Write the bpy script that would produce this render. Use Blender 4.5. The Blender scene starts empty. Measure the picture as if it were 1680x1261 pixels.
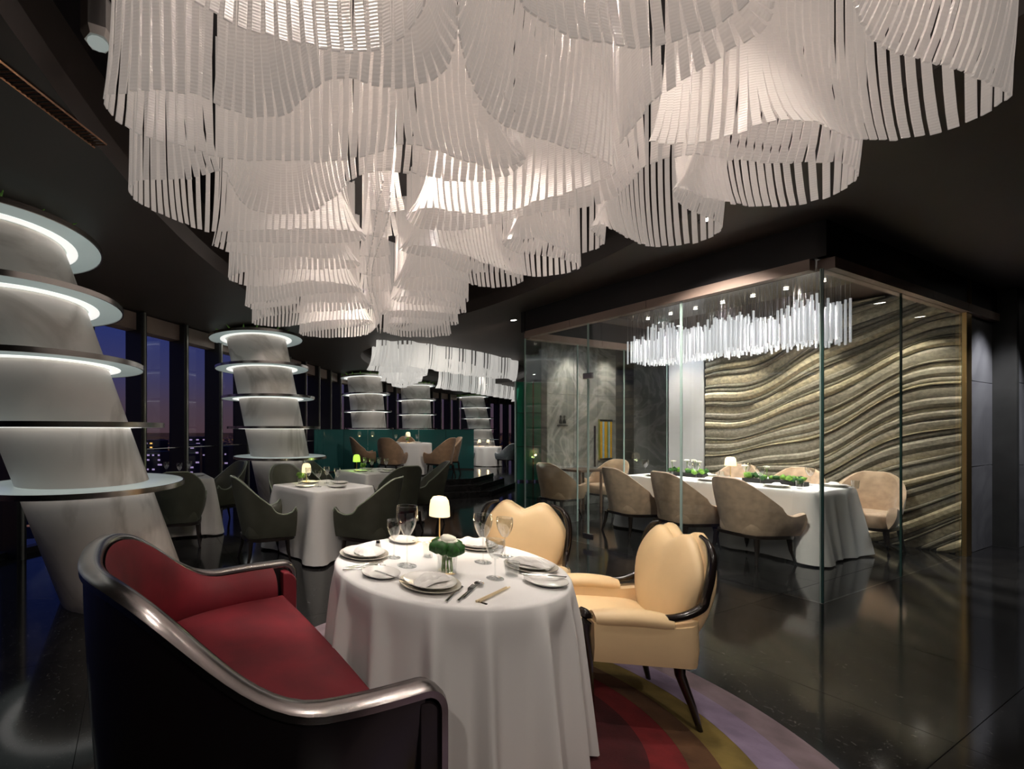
import bpy, bmesh, math, random
from mathutils import Vector, Matrix
PI = math.pi
rnd = random.Random(7)
sc = bpy.context.scene
C = sc.collection

# ------------------------------------------------------------------ camera, sky, exposure
F_PX, PX0, PY0, EYE = 715.0, 535.0, 705.0, 1.40
cam_d = bpy.data.cameras.new('camera')
cam_d.sensor_fit = 'HORIZONTAL'
cam_d.sensor_width = 36.0
cam_d.lens = 36.0 * F_PX / 1680.0
cam_d.shift_x = (840.0 - PX0) / 1680.0
cam_d.shift_y = (PY0 - 630.5) / 1680.0
cam_d.clip_start, cam_d.clip_end = 0.05, 60000
cam = bpy.data.objects.new('camera', cam_d)
C.objects.link(cam)
cam.location = (0, 0, EYE)
cam.rotation_euler = (PI / 2, 0, 0)
sc.camera = cam
vs = sc.view_settings
vs.view_transform = 'Standard'
vs.look = 'None'
vs.gamma = 1.0
vs.use_curve_mapping = False
vs.exposure = 0.40

world = bpy.data.worlds.new('night_sky')
sc.world = world
world.use_nodes = True
wn = world.node_tree
wn.nodes.clear()
wo = wn.nodes.new('ShaderNodeOutputWorld')
wb = wn.nodes.new('ShaderNodeBackground')
wr = wn.nodes.new('ShaderNodeValToRGB')
wsx = wn.nodes.new('ShaderNodeSeparateXYZ')
wtc = wn.nodes.new('ShaderNodeTexCoord')
wn.links.new(wtc.outputs['Generated'], wsx.inputs[0])
wn.links.new(wsx.outputs['Z'], wr.inputs[0])
wn.links.new(wr.outputs[0], wb.inputs[0])
wn.links.new(wb.outputs[0], wo.inputs[0])
cr = wr.color_ramp
cr.elements[0].position = 0.0
cr.elements[0].color = (0.060, 0.034, 0.040, 1)
cr.elements[1].position = 1.0
cr.elements[1].color = (0.003, 0.006, 0.030, 1)
for p_, c_ in ((0.05, (0.055, 0.036, 0.050)), (0.12, (0.034, 0.033, 0.085)), (0.24, (0.013, 0.024, 0.110)), (0.5, (0.006, 0.012, 0.06))):
    e = cr.elements.new(p_)
    e.color = (*c_, 1)
wb.inputs['Strength'].default_value = 1.0

def light(name, kind, loc, energy, color=(1, .9, .8), size=.05, target=None, spot=60, blend=.5):
    d = bpy.data.lights.new(name, kind)
    d.energy = energy
    d.color = color
    if kind == 'AREA':
        d.size = size
    else:
        d.shadow_soft_size = size
    if kind == 'SPOT':
        d.spot_size = math.radians(spot)
        d.spot_blend = blend
    o = bpy.data.objects.new(name, d)
    C.objects.link(o)
    o.location = loc
    if target is not None:
        v = Vector(target) - Vector(loc)
        o.rotation_euler = v.to_track_quat('-Z', 'Y').to_euler()
    return o

# ------------------------------------------------------------------ helpers
def U(px, py, z):
    """point on the horizontal plane z seen at photo pixel (px,py)"""
    D = (EYE - z) * F_PX / (py - PY0)
    return ((px - PX0) / F_PX * D, D)

def lerp(a, b, t):
    return a + (b - a) * t

def sstep(a, b, x):
    t = max(0., min(1., (x - a) / (b - a)))
    return t * t * (3 - 2 * t)

class MB:
    def __init__(s):
        s.v, s.f = [], []
    def quadstrip(s, a, b, closed=False):
        n = len(a)
        for i in range(n if closed else n - 1):
            j = (i + 1) % n
            s.f.append((a[i], a[j], b[j], b[i]))
    def ring(s, pts):
        i0 = len(s.v)
        s.v.extend([tuple(p) for p in pts])
        return list(range(i0, i0 + len(pts)))
    def box(s, x0, x1, y0, y1, z0, z1, M=None):
        c = [(x0, y0, z0), (x1, y0, z0), (x1, y1, z0), (x0, y1, z0), (x0, y0, z1), (x1, y0, z1), (x1, y1, z1), (x0, y1, z1)]
        if M is not None:
            c = [tuple(M @ Vector(p)) for p in c]
        i = len(s.v)
        s.v.extend(c)
        s.f += [(i, i+3, i+2, i+1), (i+4, i+5, i+6, i+7), (i, i+1, i+5, i+4), (i+1, i+2, i+6, i+5), (i+2, i+3, i+7, i+6), (i+3, i, i+4, i+7)]
        return s
    def lathe(s, prof, n=24, cx=0, cy=0, z=0, cap0=True, cap1=True):
        rs = []
        for r, h in prof:
            r = max(r, 1e-4)
            rs.append(s.ring([(cx + r * math.cos(2*PI*i/n), cy + r * math.sin(2*PI*i/n), z + h) for i in range(n)]))
        for a, b in zip(rs, rs[1:]):
            s.quadstrip(a, b, True)
        if cap0: s.f.append(tuple(reversed(rs[0])))
        if cap1: s.f.append(tuple(rs[-1]))
        return s
    def tube(s, path, rad, n=8, flat=1.0, up=(0, 0, 1), cap=True):
        P = [Vector(p) for p in path]
        m = len(P)
        rs = []
        for i, p in enumerate(P):
            t = (P[min(i+1, m-1)] - P[max(i-1, 0)]).normalized()
            u = Vector(up)
            if abs(t.dot(u)) > .98:
                u = Vector((0, 1, 0)) if abs(t.y) < .9 else Vector((1, 0, 0))
            a = t.cross(u).normalized()
            b = a.cross(t).normalized()
            r = rad(i / (m - 1)) if callable(rad) else rad
            rs.append(s.ring([p + a * (r * math.cos(2*PI*k/n)) + b * (r * flat * math.sin(2*PI*k/n)) for k in range(n)]))
        for x, y in zip(rs, rs[1:]):
            s.quadstrip(x, y, True)
        if cap:
            s.f.append(tuple(reversed(rs[0])))
            s.f.append(tuple(rs[-1]))
        return s
    def prism(s, poly, z0, z1):
        a = s.ring([(x, y, z0) for x, y in poly])
        b = s.ring([(x, y, z1) for x, y in poly])
        s.quadstrip(a, b, True)
        s.f.append(tuple(reversed(a)))
        s.f.append(tuple(b))
        return s
    def grid(s, rows, closed=False):
        rs = [s.ring(r) for r in rows]
        for a, b in zip(rs, rs[1:]):
            s.quadstrip(a, b, closed)
        return rs
    def mesh(s, name, smooth=True, ang=40, fix=True):
        me = bpy.data.meshes.new(name)
        me.from_pydata(s.v, [], s.f)
        if fix:
            bm = bmesh.new()
            bm.from_mesh(me)
            bmesh.ops.recalc_face_normals(bm, faces=bm.faces)
            bm.to_mesh(me)
            bm.free()
        if smooth:
            me.polygons.foreach_set('use_smooth', [True] * len(me.polygons))
            me.set_sharp_from_angle(angle=math.radians(ang))
        me.update()
        return me
    def build(s, name, mat, parent=None, smooth=True, ang=40, bevel=0, seg=2, sub=0, fix=True):
        o = bpy.data.objects.new(name, s.mesh(name, smooth, ang, fix))
        C.objects.link(o)
        if mat is not None:
            o.data.materials.append(mat)
        if parent is not None:
            o.parent = parent
        if bevel:
            m = o.modifiers.new('bevel', 'BEVEL')
            m.width = bevel
            m.segments = seg
            m.limit_method = 'ANGLE'
            m.angle_limit = math.radians(35)
        if sub:
            m = o.modifiers.new('sub', 'SUBSURF')
            m.levels = m.render_levels = sub
        return o

def tag(o, label, cat, group=None, kind=None):
    if label: o['label'] = label
    if cat: o['category'] = cat
    if group: o['group'] = group
    if kind: o['kind'] = kind
    return o

def thing(name, label, cat, loc=(0, 0, 0), rz=0, group=None):
    o = bpy.data.objects.new(name, None)
    C.objects.link(o)
    o.location = loc
    o.rotation_euler = (0, 0, rz)
    o.empty_display_size = .1
    return tag(o, label, cat, group)

def struct(o, label=None, cat=None):
    o['kind'] = 'structure'
    if label: o['label'] = label
    if cat: o['category'] = cat
    return o

def struct_empty(name, label, cat, loc=(0, 0, 0)):
    o = bpy.data.objects.new(name, None)
    C.objects.link(o)
    o.location = loc
    return struct(o, label, cat)

def dup(root, loc, rz, label, scale=None):
    r = root.copy()
    C.objects.link(r)
    r.location = loc
    r.rotation_euler = (0, 0, rz)
    if scale: r.scale = scale
    r['label'] = label
    for ch in list(root.children):
        c = ch.copy()
        C.objects.link(c)
        c.parent = r
        for g in list(ch.children):
            d = g.copy()
            C.objects.link(d)
            d.parent = c
    return r

# ------------------------------------------------------------------ materials
def new_mat(name):
    m = bpy.data.materials.new(name)
    m.use_nodes = True
    nt = m.node_tree
    return m, nt, nt.nodes['Principled BSDF'], nt.nodes['Material Output']

def mat(name, col, rough=.5, metal=0., spec=.5, var=0., vscale=8., bump=0., bscale=60., coat=0., sheen=0., emit=None, estr=0., coords='Object'):
    m, nt, b, out = new_mat(name)
    b.inputs['Base Color'].default_value = (*col, 1)
    b.inputs['Roughness'].default_value = rough
    b.inputs['Metallic'].default_value = metal
    b.inputs['Specular IOR Level'].default_value = spec
    b.inputs['Coat Weight'].default_value = coat
    b.inputs['Coat Roughness'].default_value = .06
    b.inputs['Sheen Weight'].default_value = sheen
    if emit:
        b.inputs['Emission Color'].default_value = (*emit, 1)
        b.inputs['Emission Strength'].default_value = estr
    if var or bump:
        tc = nt.nodes.new('ShaderNodeTexCoord')
    if var:
        n = nt.nodes.new('ShaderNodeTexNoise')
        n.inputs['Scale'].default_value = vscale
        n.inputs['Detail'].default_value = 5
        r = nt.nodes.new('ShaderNodeValToRGB')
        r.color_ramp.elements[0].position = .3
        r.color_ramp.elements[1].position = .7
        r.color_ramp.elements[0].color = (*[max(0, c * (1 - var)) for c in col], 1)
        r.color_ramp.elements[1].color = (*[min(1, c * (1 + var)) for c in col], 1)
        nt.links.new(tc.outputs[coords], n.inputs['Vector'])
        nt.links.new(n.outputs[0], r.inputs[0])
        nt.links.new(r.outputs[0], b.inputs['Base Color'])
    if bump:
        n2 = nt.nodes.new('ShaderNodeTexNoise')
        n2.inputs['Scale'].default_value = bscale
        n2.inputs['Detail'].default_value = 3
        bp = nt.nodes.new('ShaderNodeBump')
        bp.inputs['Strength'].default_value = bump
        bp.inputs['Distance'].default_value = .01
        nt.links.new(tc.outputs[coords], n2.inputs['Vector'])
        nt.links.new(n2.outputs[0], bp.inputs['Height'])
        nt.links.new(bp.outputs[0], b.inputs['Normal'])
    return m

def marble(name, base, vein, rough=.2, scale=1.2, lo=.47, hi=.56, dist=2.5, coords='Object', speck=0.):
    m, nt, b, out = new_mat(name)
    b.inputs['Roughness'].default_value = rough
    tc = nt.nodes.new('ShaderNodeTexCoord')
    n1 = nt.nodes.new('ShaderNodeTexNoise')
    n1.inputs['Scale'].default_value = scale
    n1.inputs['Detail'].default_value = 8
    n1.inputs['Distortion'].default_value = dist
    r1 = nt.nodes.new('ShaderNodeValToRGB')
    e = r1.color_ramp.elements
    e[0].position, e[0].color = lo - .06, (*base, 1)
    e[1].position, e[1].color = hi + .03, (*base, 1)
    k = e.new((lo + hi) / 2)
    k.color = (*vein, 1)
    n2 = nt.nodes.new('ShaderNodeTexNoise')
    n2.inputs['Scale'].default_value = scale * 2.3
    n2.inputs['Detail'].default_value = 6
    mx = nt.nodes.new('ShaderNodeMixRGB')
    mx.blend_type = 'MULTIPLY'
    mx.inputs[0].default_value = .55
    r2 = nt.nodes.new('ShaderNodeValToRGB')
    r2.color_ramp.elements[0].color = (.55, .55, .56, 1)
    r2.color_ramp.elements[1].color = (1.2, 1.2, 1.2, 1)
    nt.links.new(tc.outputs[coords], n1.inputs['Vector'])
    nt.links.new(tc.outputs[coords], n2.inputs['Vector'])
    nt.links.new(n1.outputs[0], r1.inputs[0])
    nt.links.new(n2.outputs[0], r2.inputs[0])
    nt.links.new(r1.outputs[0], mx.inputs[1])
    nt.links.new(r2.outputs[0], mx.inputs[2])
    last = mx.outputs[0]
    if speck:
        n3 = nt.nodes.new('ShaderNodeTexNoise')
        n3.inputs['Scale'].default_value = 26
        n3.inputs['Detail'].default_value = 6
        n3.inputs['Roughness'].default_value = .7
        n3.inputs['Distortion'].default_value = 1.5
        r3 = nt.nodes.new('ShaderNodeValToRGB')
        r3.color_ramp.elements[0].position = .61
        r3.color_ramp.elements[0].color = (0, 0, 0, 1)
        r3.color_ramp.elements[1].position = .74
        r3.color_ramp.elements[1].color = (speck, speck, speck, 1)
        ad = nt.nodes.new('ShaderNodeMixRGB')
        ad.blend_type = 'ADD'
        ad.inputs[0].default_value = 1
        nt.links.new(tc.outputs[coords], n3.inputs['Vector'])
        nt.links.new(n3.outputs[0], r3.inputs[0])
        nt.links.new(last, ad.inputs[1])
        nt.links.new(r3.outputs[0], ad.inputs[2])
        last = ad.outputs[0]
    nt.links.new(last, b.inputs['Base Color'])
    return m

def glass(name, tint=(1, 1, 1), refl=(1, 1, 1), blend=.12, haze=None, hz=0., rough=0., power=5):
    """thin pane: clear see-through plus a Fresnel reflection"""
    m, nt, b, out = new_mat(name)
    nt.nodes.remove(b)
    t = nt.nodes.new('ShaderNodeBsdfTransparent')
    t.inputs[0].default_value = (*tint, 1)
    g = nt.nodes.new('ShaderNodeBsdfGlossy')
    g.inputs['Color'].default_value = (*refl, 1)
    g.inputs['Roughness'].default_value = rough
    lw = nt.nodes.new('ShaderNodeLayerWeight')
    pw = nt.nodes.new('ShaderNodeMath')
    pw.operation = 'POWER'
    pw.inputs[1].default_value = power
    fr = nt.nodes.new('ShaderNodeMath')
    fr.operation = 'MULTIPLY_ADD'
    fr.inputs[1].default_value = .75
    fr.inputs[2].default_value = blend * .3
    nt.links.new(lw.outputs['Facing'], pw.inputs[0])
    nt.links.new(pw.outputs[0], fr.inputs[0])
    mx = nt.nodes.new('ShaderNodeMixShader')
    nt.links.new(fr.outputs[0], mx.inputs[0])
    last = t.outputs[0]
    if haze:
        d = nt.nodes.new('ShaderNodeBsdfDiffuse')
        d.inputs[0].default_value = (*haze, 1)
        m2 = nt.nodes.new('ShaderNodeMixShader')
        m2.inputs[0].default_value = hz
        nt.links.new(last, m2.inputs[1])
        nt.links.new(d.outputs[0], m2.inputs[2])
        last = m2.outputs[0]
    nt.links.new(last, mx.inputs[1])
    nt.links.new(g.outputs[0], mx.inputs[2])
    nt.links.new(mx.outputs[0], out.inputs[0])
    return m

def strip_mat(name, col, estr, trans=.45, ecol=(1, .93, .87)):
    """ribbed frosted glass strip, lit from within the lamp"""
    m, nt, b, out = new_mat(name)
    b.inputs['Base Color'].default_value = (*col, 1)
    b.inputs['Roughness'].default_value = .28
    b.inputs['Emission Color'].default_value = (*ecol, 1)
    b.inputs['Emission Strength'].default_value = estr
    tl = nt.nodes.new('ShaderNodeBsdfTranslucent')
    tl.inputs[0].default_value = (*col, 1)
    mx = nt.nodes.new('ShaderNodeMixShader')
    mx.inputs[0].default_value = trans
    tc = nt.nodes.new('ShaderNodeTexCoord')
    w = nt.nodes.new('ShaderNodeTexWave')
    w.bands_direction = 'Z'
    w.inputs['Scale'].default_value = 26
    bp = nt.nodes.new('ShaderNodeBump')
    bp.inputs['Strength'].default_value = .35
    bp.inputs['Distance'].default_value = .004
    nt.links.new(tc.outputs['Object'], w.inputs['Vector'])
    nt.links.new(w.outputs['Fac'], bp.inputs['Height'])
    nt.links.new(bp.outputs[0], b.inputs['Normal'])
    nt.links.new(b.outputs[0], mx.inputs[1])
    nt.links.new(tl.outputs[0], mx.inputs[2])
    nt.links.new(mx.outputs[0], out.inputs[0])
    return m

def emis(name, col, s):
    m, nt, b, out = new_mat(name)
    b.inputs['Base Color'].default_value = (*col, 1)
    b.inputs['Emission Color'].default_value = (*col, 1)
    b.inputs['Emission Strength'].default_value = s
    return m

M = {}
M['floor'] = marble('black_marble_floor', (.013, .0125, .0125), (.021, .020, .020), rough=.095, scale=1.6, coords='Object', speck=.16)
M['floor'].node_tree.nodes['Principled BSDF'].inputs['Specular IOR Level'].default_value = .38
M['grout'] = mat('floor_joint', (.004, .004, .004), .6)
M['ceiling'] = mat('ceiling_paint', (.070, .050, .042), .55, var=.1, vscale=.6)
M['ceiling_dark'] = mat('ceiling_fascia', (.010, .008, .010), .5)
M['recess'] = mat('recess_paint', (.045, .036, .032), .35)
M['white_marble'] = marble('white_marble', (.80, .73, .68), (.54, .48, .43), rough=.35, scale=.7, lo=.50, hi=.52, dist=1.2)
M['grey_marble'] = marble('grey_marble', (.22, .22, .21), (.38, .37, .35), rough=.22, scale=.9, lo=.45, hi=.56, dist=3.5)
M['grey_stone'] = marble('grey_stone', (.19, .19, .20), (.14, .14, .15), rough=.38, scale=.7, lo=.45, hi=.55)
M['light_panel'] = mat('pale_panel', (.62, .62, .64), .4, var=.08, vscale=2)
M['dark_panel'] = mat('dark_panel', (.055, .055, .052), .25, var=.2, vscale=3)
M['lintel'] = mat('rose_lintel', (.34, .25, .21), .42, var=.15, vscale=3)
M['mullion'] = mat('bronze_mullion', (.035, .034, .036), .4, metal=.3)
M['mullion_edge'] = mat('mullion_edge', (.55, .53, .48), .3, metal=.7)
M['steel'] = mat('brushed_steel', (.55, .52, .50), .25, metal=1.)
M['silver'] = mat('polished_silver', (.75, .74, .72), .12, metal=1.)
M['gold'] = mat('satin_gold', (.75, .52, .22), .28, metal=1.)
M['window_glass'] = glass('window_glass', (.93, .95, 1), blend=.10)
M['clear_glass'] = glass('clear_glass', (.97, .99, .98), blend=.10)
M['drink_glass'] = glass('drinking_glass', (.95, .96, .96), blend=.38, power=2.6)
M['glass_edge'] = mat('glass_edge', (.04, .10, .09), .1)
M['glass_edge_pale'] = mat('glass_edge_pale', (.45, .60, .56), .15)
M['teal_glass'] = glass('teal_glass', (.16, .46, .44), blend=.12, haze=(.09, .30, .30), hz=.40)
M['green_glass'] = glass('green_glass', (.35, .80, .66), blend=.14, haze=(.18, .62, .48), hz=.45)
M['disc_glass'] = mat('frosted_disc', (.66, .74, .72), .22, coat=.3, emit=(.86, 1., .97), estr=.15)  # faint even glow stands in for LED light spreading through the disc
M['lamp_face'] = emis('downlight_face', (1, .93, .82), 14)
M['led'] = emis('led_ring', (1., .98, .94), .62)
M['strip'] = strip_mat('chandelier_strip', (.80, .75, .715), .165)
M['strip2'] = strip_mat('far_chandelier_strip', (.80, .79, .77), .34, ecol=(1, .97, .92))
M['rod'] = strip_mat('glass_rod', (.85, .85, .86), .28, ecol=(.97, .98, 1))
M['wire'] = mat('steel_wire', (.35, .35, .37), .3, metal=.9)
M['wood_dark'] = mat('dark_lacquer_wood', (.012, .008, .007), .22, coat=.6, var=.3, vscale=5)
M['sofa_shell'] = mat('black_lacquer_shell', (.006, .004, .005), .28, coat=.3)
M['velvet'] = mat('red_velvet', (.135, .0025, .009), .70, sheen=0., var=.25, vscale=6, bump=.1, bscale=300)
M['rail'] = mat('dark_polished_rail', (.33, .30, .295), .23, metal=1.)
M['beige_leather'] = mat('cream_leather', (.82, .60, .34), .42, var=.06, vscale=4, bump=.05, bscale=250)
M['green_leather'] = mat('olive_leather', (.085, .088, .066), .42, var=.15, vscale=6)
M['green_piping'] = mat('sage_piping', (.34, .38, .30), .35)
M['beige_velvet'] = mat('beige_velvet', (.50, .36, .25), .7, sheen=.3, var=.18, vscale=14)
M['tan_velvet'] = mat('tan_velvet', (.40, .25, .15), .6, sheen=.3, var=.15, vscale=12)
M['grey_velvet'] = mat('grey_blue_velvet', (.26, .29, .32), .6, sheen=.3, var=.15, vscale=12)
M['chair_leg'] = mat('espresso_leg', (.016, .011, .009), .3, coat=.4)
M['cloth'] = mat('white_tablecloth', (.80, .785, .775), .85, bump=.05, bscale=500)
M['napkin'] = mat('white_napkin', (.84, .82, .79), .9, bump=.08, bscale=200)
M['plate'] = mat('white_porcelain', (.84, .82, .78), .18, coat=.4)
M['plate_rim'] = mat('plate_rim', (.66, .62, .53), .2)
M['shade'] = emis('lamp_shade', (1., .82, .50), .80)
M['green_shade'] = emis('green_lamp_shade', (.55, .95, .10), .8)
M['leaf'] = mat('flower_foliage', (.015, .085, .010), .6, var=.5, vscale=60)
M['leaf_bright'] = mat('bright_foliage', (.16, .34, .04), .6, var=.4, vscale=40)
M['petal'] = mat('white_petals', (.86, .83, .72), .7)
M['moss'] = mat('pale_green_bowl', (.36, .42, .24), .6, var=.15, vscale=5)
M['tabletop'] = mat('plywood_top', (.35, .25, .16), .6)
M['chopstick'] = mat('pale_chopstick', (.68, .54, .34), .5)
M['yellow'] = mat('amber_panel', (.75, .40, .02), .25, coat=.3)
M['sky_blue'] = mat('pale_blue_panel', (.42, .58, .66), .25, coat=.3)
M['olive_panel'] = mat('olive_panel', (.22, .24, .03), .3)
M['sign'] = mat('sign_black', (.010, .010, .010), .4)
M['brown_wood'] = mat('brown_wood', (.085, .045, .028), .35, coat=.3, var=.3, vscale=6)
M['art0'] = mat('art_gold', (.60, .53, .38), .36, metal=.25, var=.35, vscale=30, bump=.3, bscale=70)
M['art1'] = mat('art_taupe', (.29, .265, .21), .5, var=.35, vscale=35, bump=.3, bscale=80)
M['art2'] = mat('art_grey', (.20, .185, .15), .5, var=.4, vscale=35, bump=.3, bscale=80)
M['art3'] = mat('art_dark', (.085, .078, .06), .6, var=.4, vscale=40, bump=.3, bscale=90)  # darkest of the four band colours
M['copper'] = mat('copper_grille', (.85, .52, .35), .3, metal=.9)
M['black'] = mat('matt_black', (.008, .008, .008), .6)
M['rug0'] = mat('rug_dark_red', (.050, .004, .006), .95, var=.3, vscale=9, bump=.3, bscale=150)
M['rug1'] = mat('rug_red', (.15, .008, .010), .95, var=.25, vscale=9, bump=.3, bscale=150)
M['rug2'] = mat('rug_brown', (.10, .045, .018), .95, var=.3, vscale=9, bump=.3, bscale=150)
M['rug3'] = mat('rug_mustard', (.19, .135, .035), .95, var=.25, vscale=9, bump=.3, bscale=150)
M['rug4'] = mat('rug_lilac', (.27, .21, .31), .95, var=.2, vscale=9, bump=.3, bscale=150)
M['rug5'] = mat('rug_mauve', (.24, .18, .20), .95, var=.2, vscale=9, bump=.3, bscale=150)

# ------------------------------------------------------------------ layout frames
A = Vector((-.398, .9174))      # along the glass room's long side, away from the camera
B = Vector((.9174, .398))       # along its short side, to the right
CR = Vector((4.0, 3.51))        # near corner of the glass room
def G(a, b, z=0.):
    p = CR + A * a + B * b
    return (p.x, p.y, z)
ROOM_ROT = math.atan2(A.y, A.x) - PI / 2   # local y -> A, local x -> B
CEIL = 3.08

# ------------------------------------------------------------------ floor
WP = [(-6.4, -4.6), (-5.6, -1.6), (-4.6, 1.6), (-3.65, 4.3), (-2.85, 6.0), (-1.95, 7.8), (-.85, 10.2), (.35, 13.1), (2.25, 16.1), (4.8, 19.4), (8.4, 23.0), (13.5, 26.5), (20, 29)]
def outward(pts, d):
    out = []
    for i, p in enumerate(pts):
        a, b = Vector(pts[max(i-1, 0)]), Vector(pts[min(i+1, len(pts)-1)])
        t = (b - a).normalized()
        out.append((p[0] - t.y * d, p[1] + t.x * d))
    return out
WO = outward(WP, .17)
PLAN = [(-6.6, -5.0)] + WO[1:-1] + [(20, 29.3), (24, 29.3), (24, -5.0)]
fl = MB().prism(PLAN, -.2, -.006).build('floor', M['grout'], smooth=False)
struct(fl, 'polished black marble floor with faint pale veins', 'floor')
TS = 1.2
tile_me = MB().box(-TS/2 + .0015, TS/2 - .0015, -TS/2 + .0015, TS/2 - .0015, -.006, 0).mesh('floor_tile', smooth=False)
tile_me.materials.append(M['floor'])
far_tiles = MB()
def inside(p, poly, m):
    n = len(poly)
    c = False
    for i in range(n):
        (x1, y1), (x2, y2) = poly[i], poly[(i+1) % n]
        if (y1 > p.y) != (y2 > p.y) and p.x < (x2-x1) * (p.y-y1) / (y2-y1) + x1:
            c = not c
    return c
cand = []
for i in range(-14, 26):
    for j in range(-6, 28):
        p = Vector((.3, .2)) + B * (i * TS) + A * (j * TS)
        if inside(p, PLAN, 1.0):
            cand.append((p.length, p))
cand.sort(key=lambda q: q[0])
seen = [c for c in cand if c[1].y > .2 and abs(c[1].x - c[1].y * .42) < c[1].y * 1.5 + 1.5]
rest = [c for c in cand if c not in seen]
for k, (d_, p) in enumerate(seen + rest):
    if k < 120:
        o = bpy.data.objects.new('floor_tile', tile_me)
        C.objects.link(o)
        o.parent = fl
        o.location = (p.x, p.y, 0)
        o.rotation_euler = (0, 0, ROOM_ROT)
    else:
        Mx = Matrix.Translation((p.x, p.y, 0)) @ Matrix.Rotation(ROOM_ROT, 4, 'Z')
        far_tiles.box(-TS/2 + .0015, TS/2 - .0015, -TS/2 + .0015, TS/2 - .0015, -.006, 0, Mx)
ft = far_tiles.build('floor_tiles_far', M['floor'], fl, smooth=False)
ft['kind'] = 'stuff'

# ------------------------------------------------------------------ ceiling with two oval recesses
def ell(cx, cy, rx, ry, n=72):
    return [(cx + rx * math.cos(2*PI*i/n), cy + ry * math.sin(2*PI*i/n)) for i in range(n)]
REC = [(.75, 2.6, 2.1, 4.6), (3.6, 12.2, 1.7, 4.3)]
bm = bmesh.new()
def loop_edges(pts, z):
    vv = [bm.verts.new((x, y, z)) for x, y in pts]
    return [bm.edges.new((vv[i], vv[(i+1) % len(vv)])) for i in range(len(vv))]
ed = loop_edges(PLAN, CEIL)
hole2 = []
t2 = -math.radians(35)
for x, y in ell(0, 0, REC[1][2], REC[1][3]):
    hole2.append((REC[1][0] + x * math.cos(t2) - y * math.sin(t2), REC[1][1] + x * math.sin(t2) + y * math.cos(t2)))
hole1 = ell(*REC[0])
ed += loop_edges(hole1, CEIL) + loop_edges(hole2, CEIL)
bmesh.ops.triangle_fill(bm, use_beauty=True, use_dissolve=False, edges=ed)
me = bpy.data.meshes.new('ceiling')
bm.to_mesh(me)
bm.free()
me.materials.append(M['ceiling'])
ceil = bpy.data.objects.new('ceiling', me)
C.objects.link(ceil)
struct(ceil, 'dark brown plaster ceiling with oval recesses', 'ceiling')
def scale_loop(pts, s):
    cx = sum(p[0] for p in pts) / len(pts)
    cy = sum(p[1] for p in pts) / len(pts)
    return [(cx + (x - cx) * s, cy + (y - cy) * s) for x, y in pts]
for hole, zt, nm in ((hole1, 3.95, 'a'), (hole2, 3.75, 'b')):
    mb = MB()
    L = [(1.0, CEIL - .002), (1.0, CEIL + .16), (1.07, CEIL + .16), (1.07, CEIL + .30), (1.13, CEIL + .30), (1.13, zt)]
    rs = [mb.ring([(x, y, z) for x, y in scale_loop(hole, s)]) for s, z in L]
    for a, b in zip(rs, rs[1:]):
        mb.quadstrip(a, b, True)
    o = mb.build('recess_wall', M['recess'], ceil, ang=30)
    mb = MB()
    mb.prism(scale_loop(hole, 1.14), zt, zt + .05)
    mb.build('recess_top', M['ceiling_dark'], ceil, smooth=False)
# top slab that closes the building above the recesses
o = MB().prism(PLAN, 4.05, 4.15).build('roof_slab', M['ceiling_dark'], ceil, smooth=False)

# copper air grille in the ceiling on the left
gr = thing('ceiling_grille', 'narrow copper slatted air grille set in ceiling above left column', 'grille', (0, 0, 0))
g0, g1 = Vector(U(-60, 65, CEIL)), Vector(U(165, 238, CEIL))
gd = (g1 - g0).normalized()
gn = Vector((-gd.y, gd.x))
ln = (g1 - g0).length
mb = MB()
for side in (-1, 1):
    q = g0 + gn * (.045 * side)
    mb.tube([(q.x, q.y, CEIL - .006), (q.x + gd.x * ln, q.y + gd.y * ln, CEIL - .006)], .006, 4)
mb.build('frame', M['copper'], gr)
sl = MB().tube([(-.042, -.012, 0), (.042, .012, 0)], .0045, 4).mesh('slat')
sl.materials.append(M['copper'])
nsl = int(ln / .026)
for i in range(nsl):
    q = g0 + gd * (ln * (i + .5) / nsl)
    o = bpy.data.objects.new('slat', sl)
    C.objects.link(o)
    o.parent = gr
    o.location = (q.x, q.y, CEIL - .006)
    o.rotation_euler = (0, 0, math.atan2(gn.y, gn.x))

# ------------------------------------------------------------------ window wall (faceted curve)
def resample(pts, step):
    out = [Vector(pts[0])]
    need = step
    for a, b in zip(pts, pts[1:]):
        a, b = Vector(a), Vector(b)
        L = (b - a).length
        d = need
        while d <= L:
            out.append(a + (b - a) * (d / L))
            d += step
        need = d - L
    return out
bays = resample(WP, .82)
for i, (p, q) in enumerate(zip(bays, bays[1:])):
    w = struct_empty('window_%d' % (i + 1), 'tall dark-framed window bay looking onto the night city', 'window', (p.x, p.y, 0))
    d = q - p
    Lb = d.length
    w.rotation_euler = (0, 0, math.atan2(d.y, d.x))
    MB().box(0, Lb, .10, .112, .06, CEIL - .26).build('pane', M['window_glass'], w, smooth=False)
    MB().box(-.05, .05, -.16, .16, 0, CEIL - .02).build('mullion', M['mullion'], w, smooth=False)
    MB().box(-.012, .012, -.185, -.16, 0, CEIL - .02).build('mullion_edge', M['mullion_edge'], w, smooth=False)
    MB().box(.008, Lb - .008, -.06, .14, CEIL - .26, CEIL - .02).build('lintel', M['lintel'], w, smooth=False)
    MB().box(.0, Lb, .02, .14, 0, .07).build('sill', M['mullion'], w, smooth=False)
    MB().tube([(.05, -.08, 1.12), (Lb - .05, -.08, 1.12)], .009, 6).build('handrail', M['steel'], w)

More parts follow.
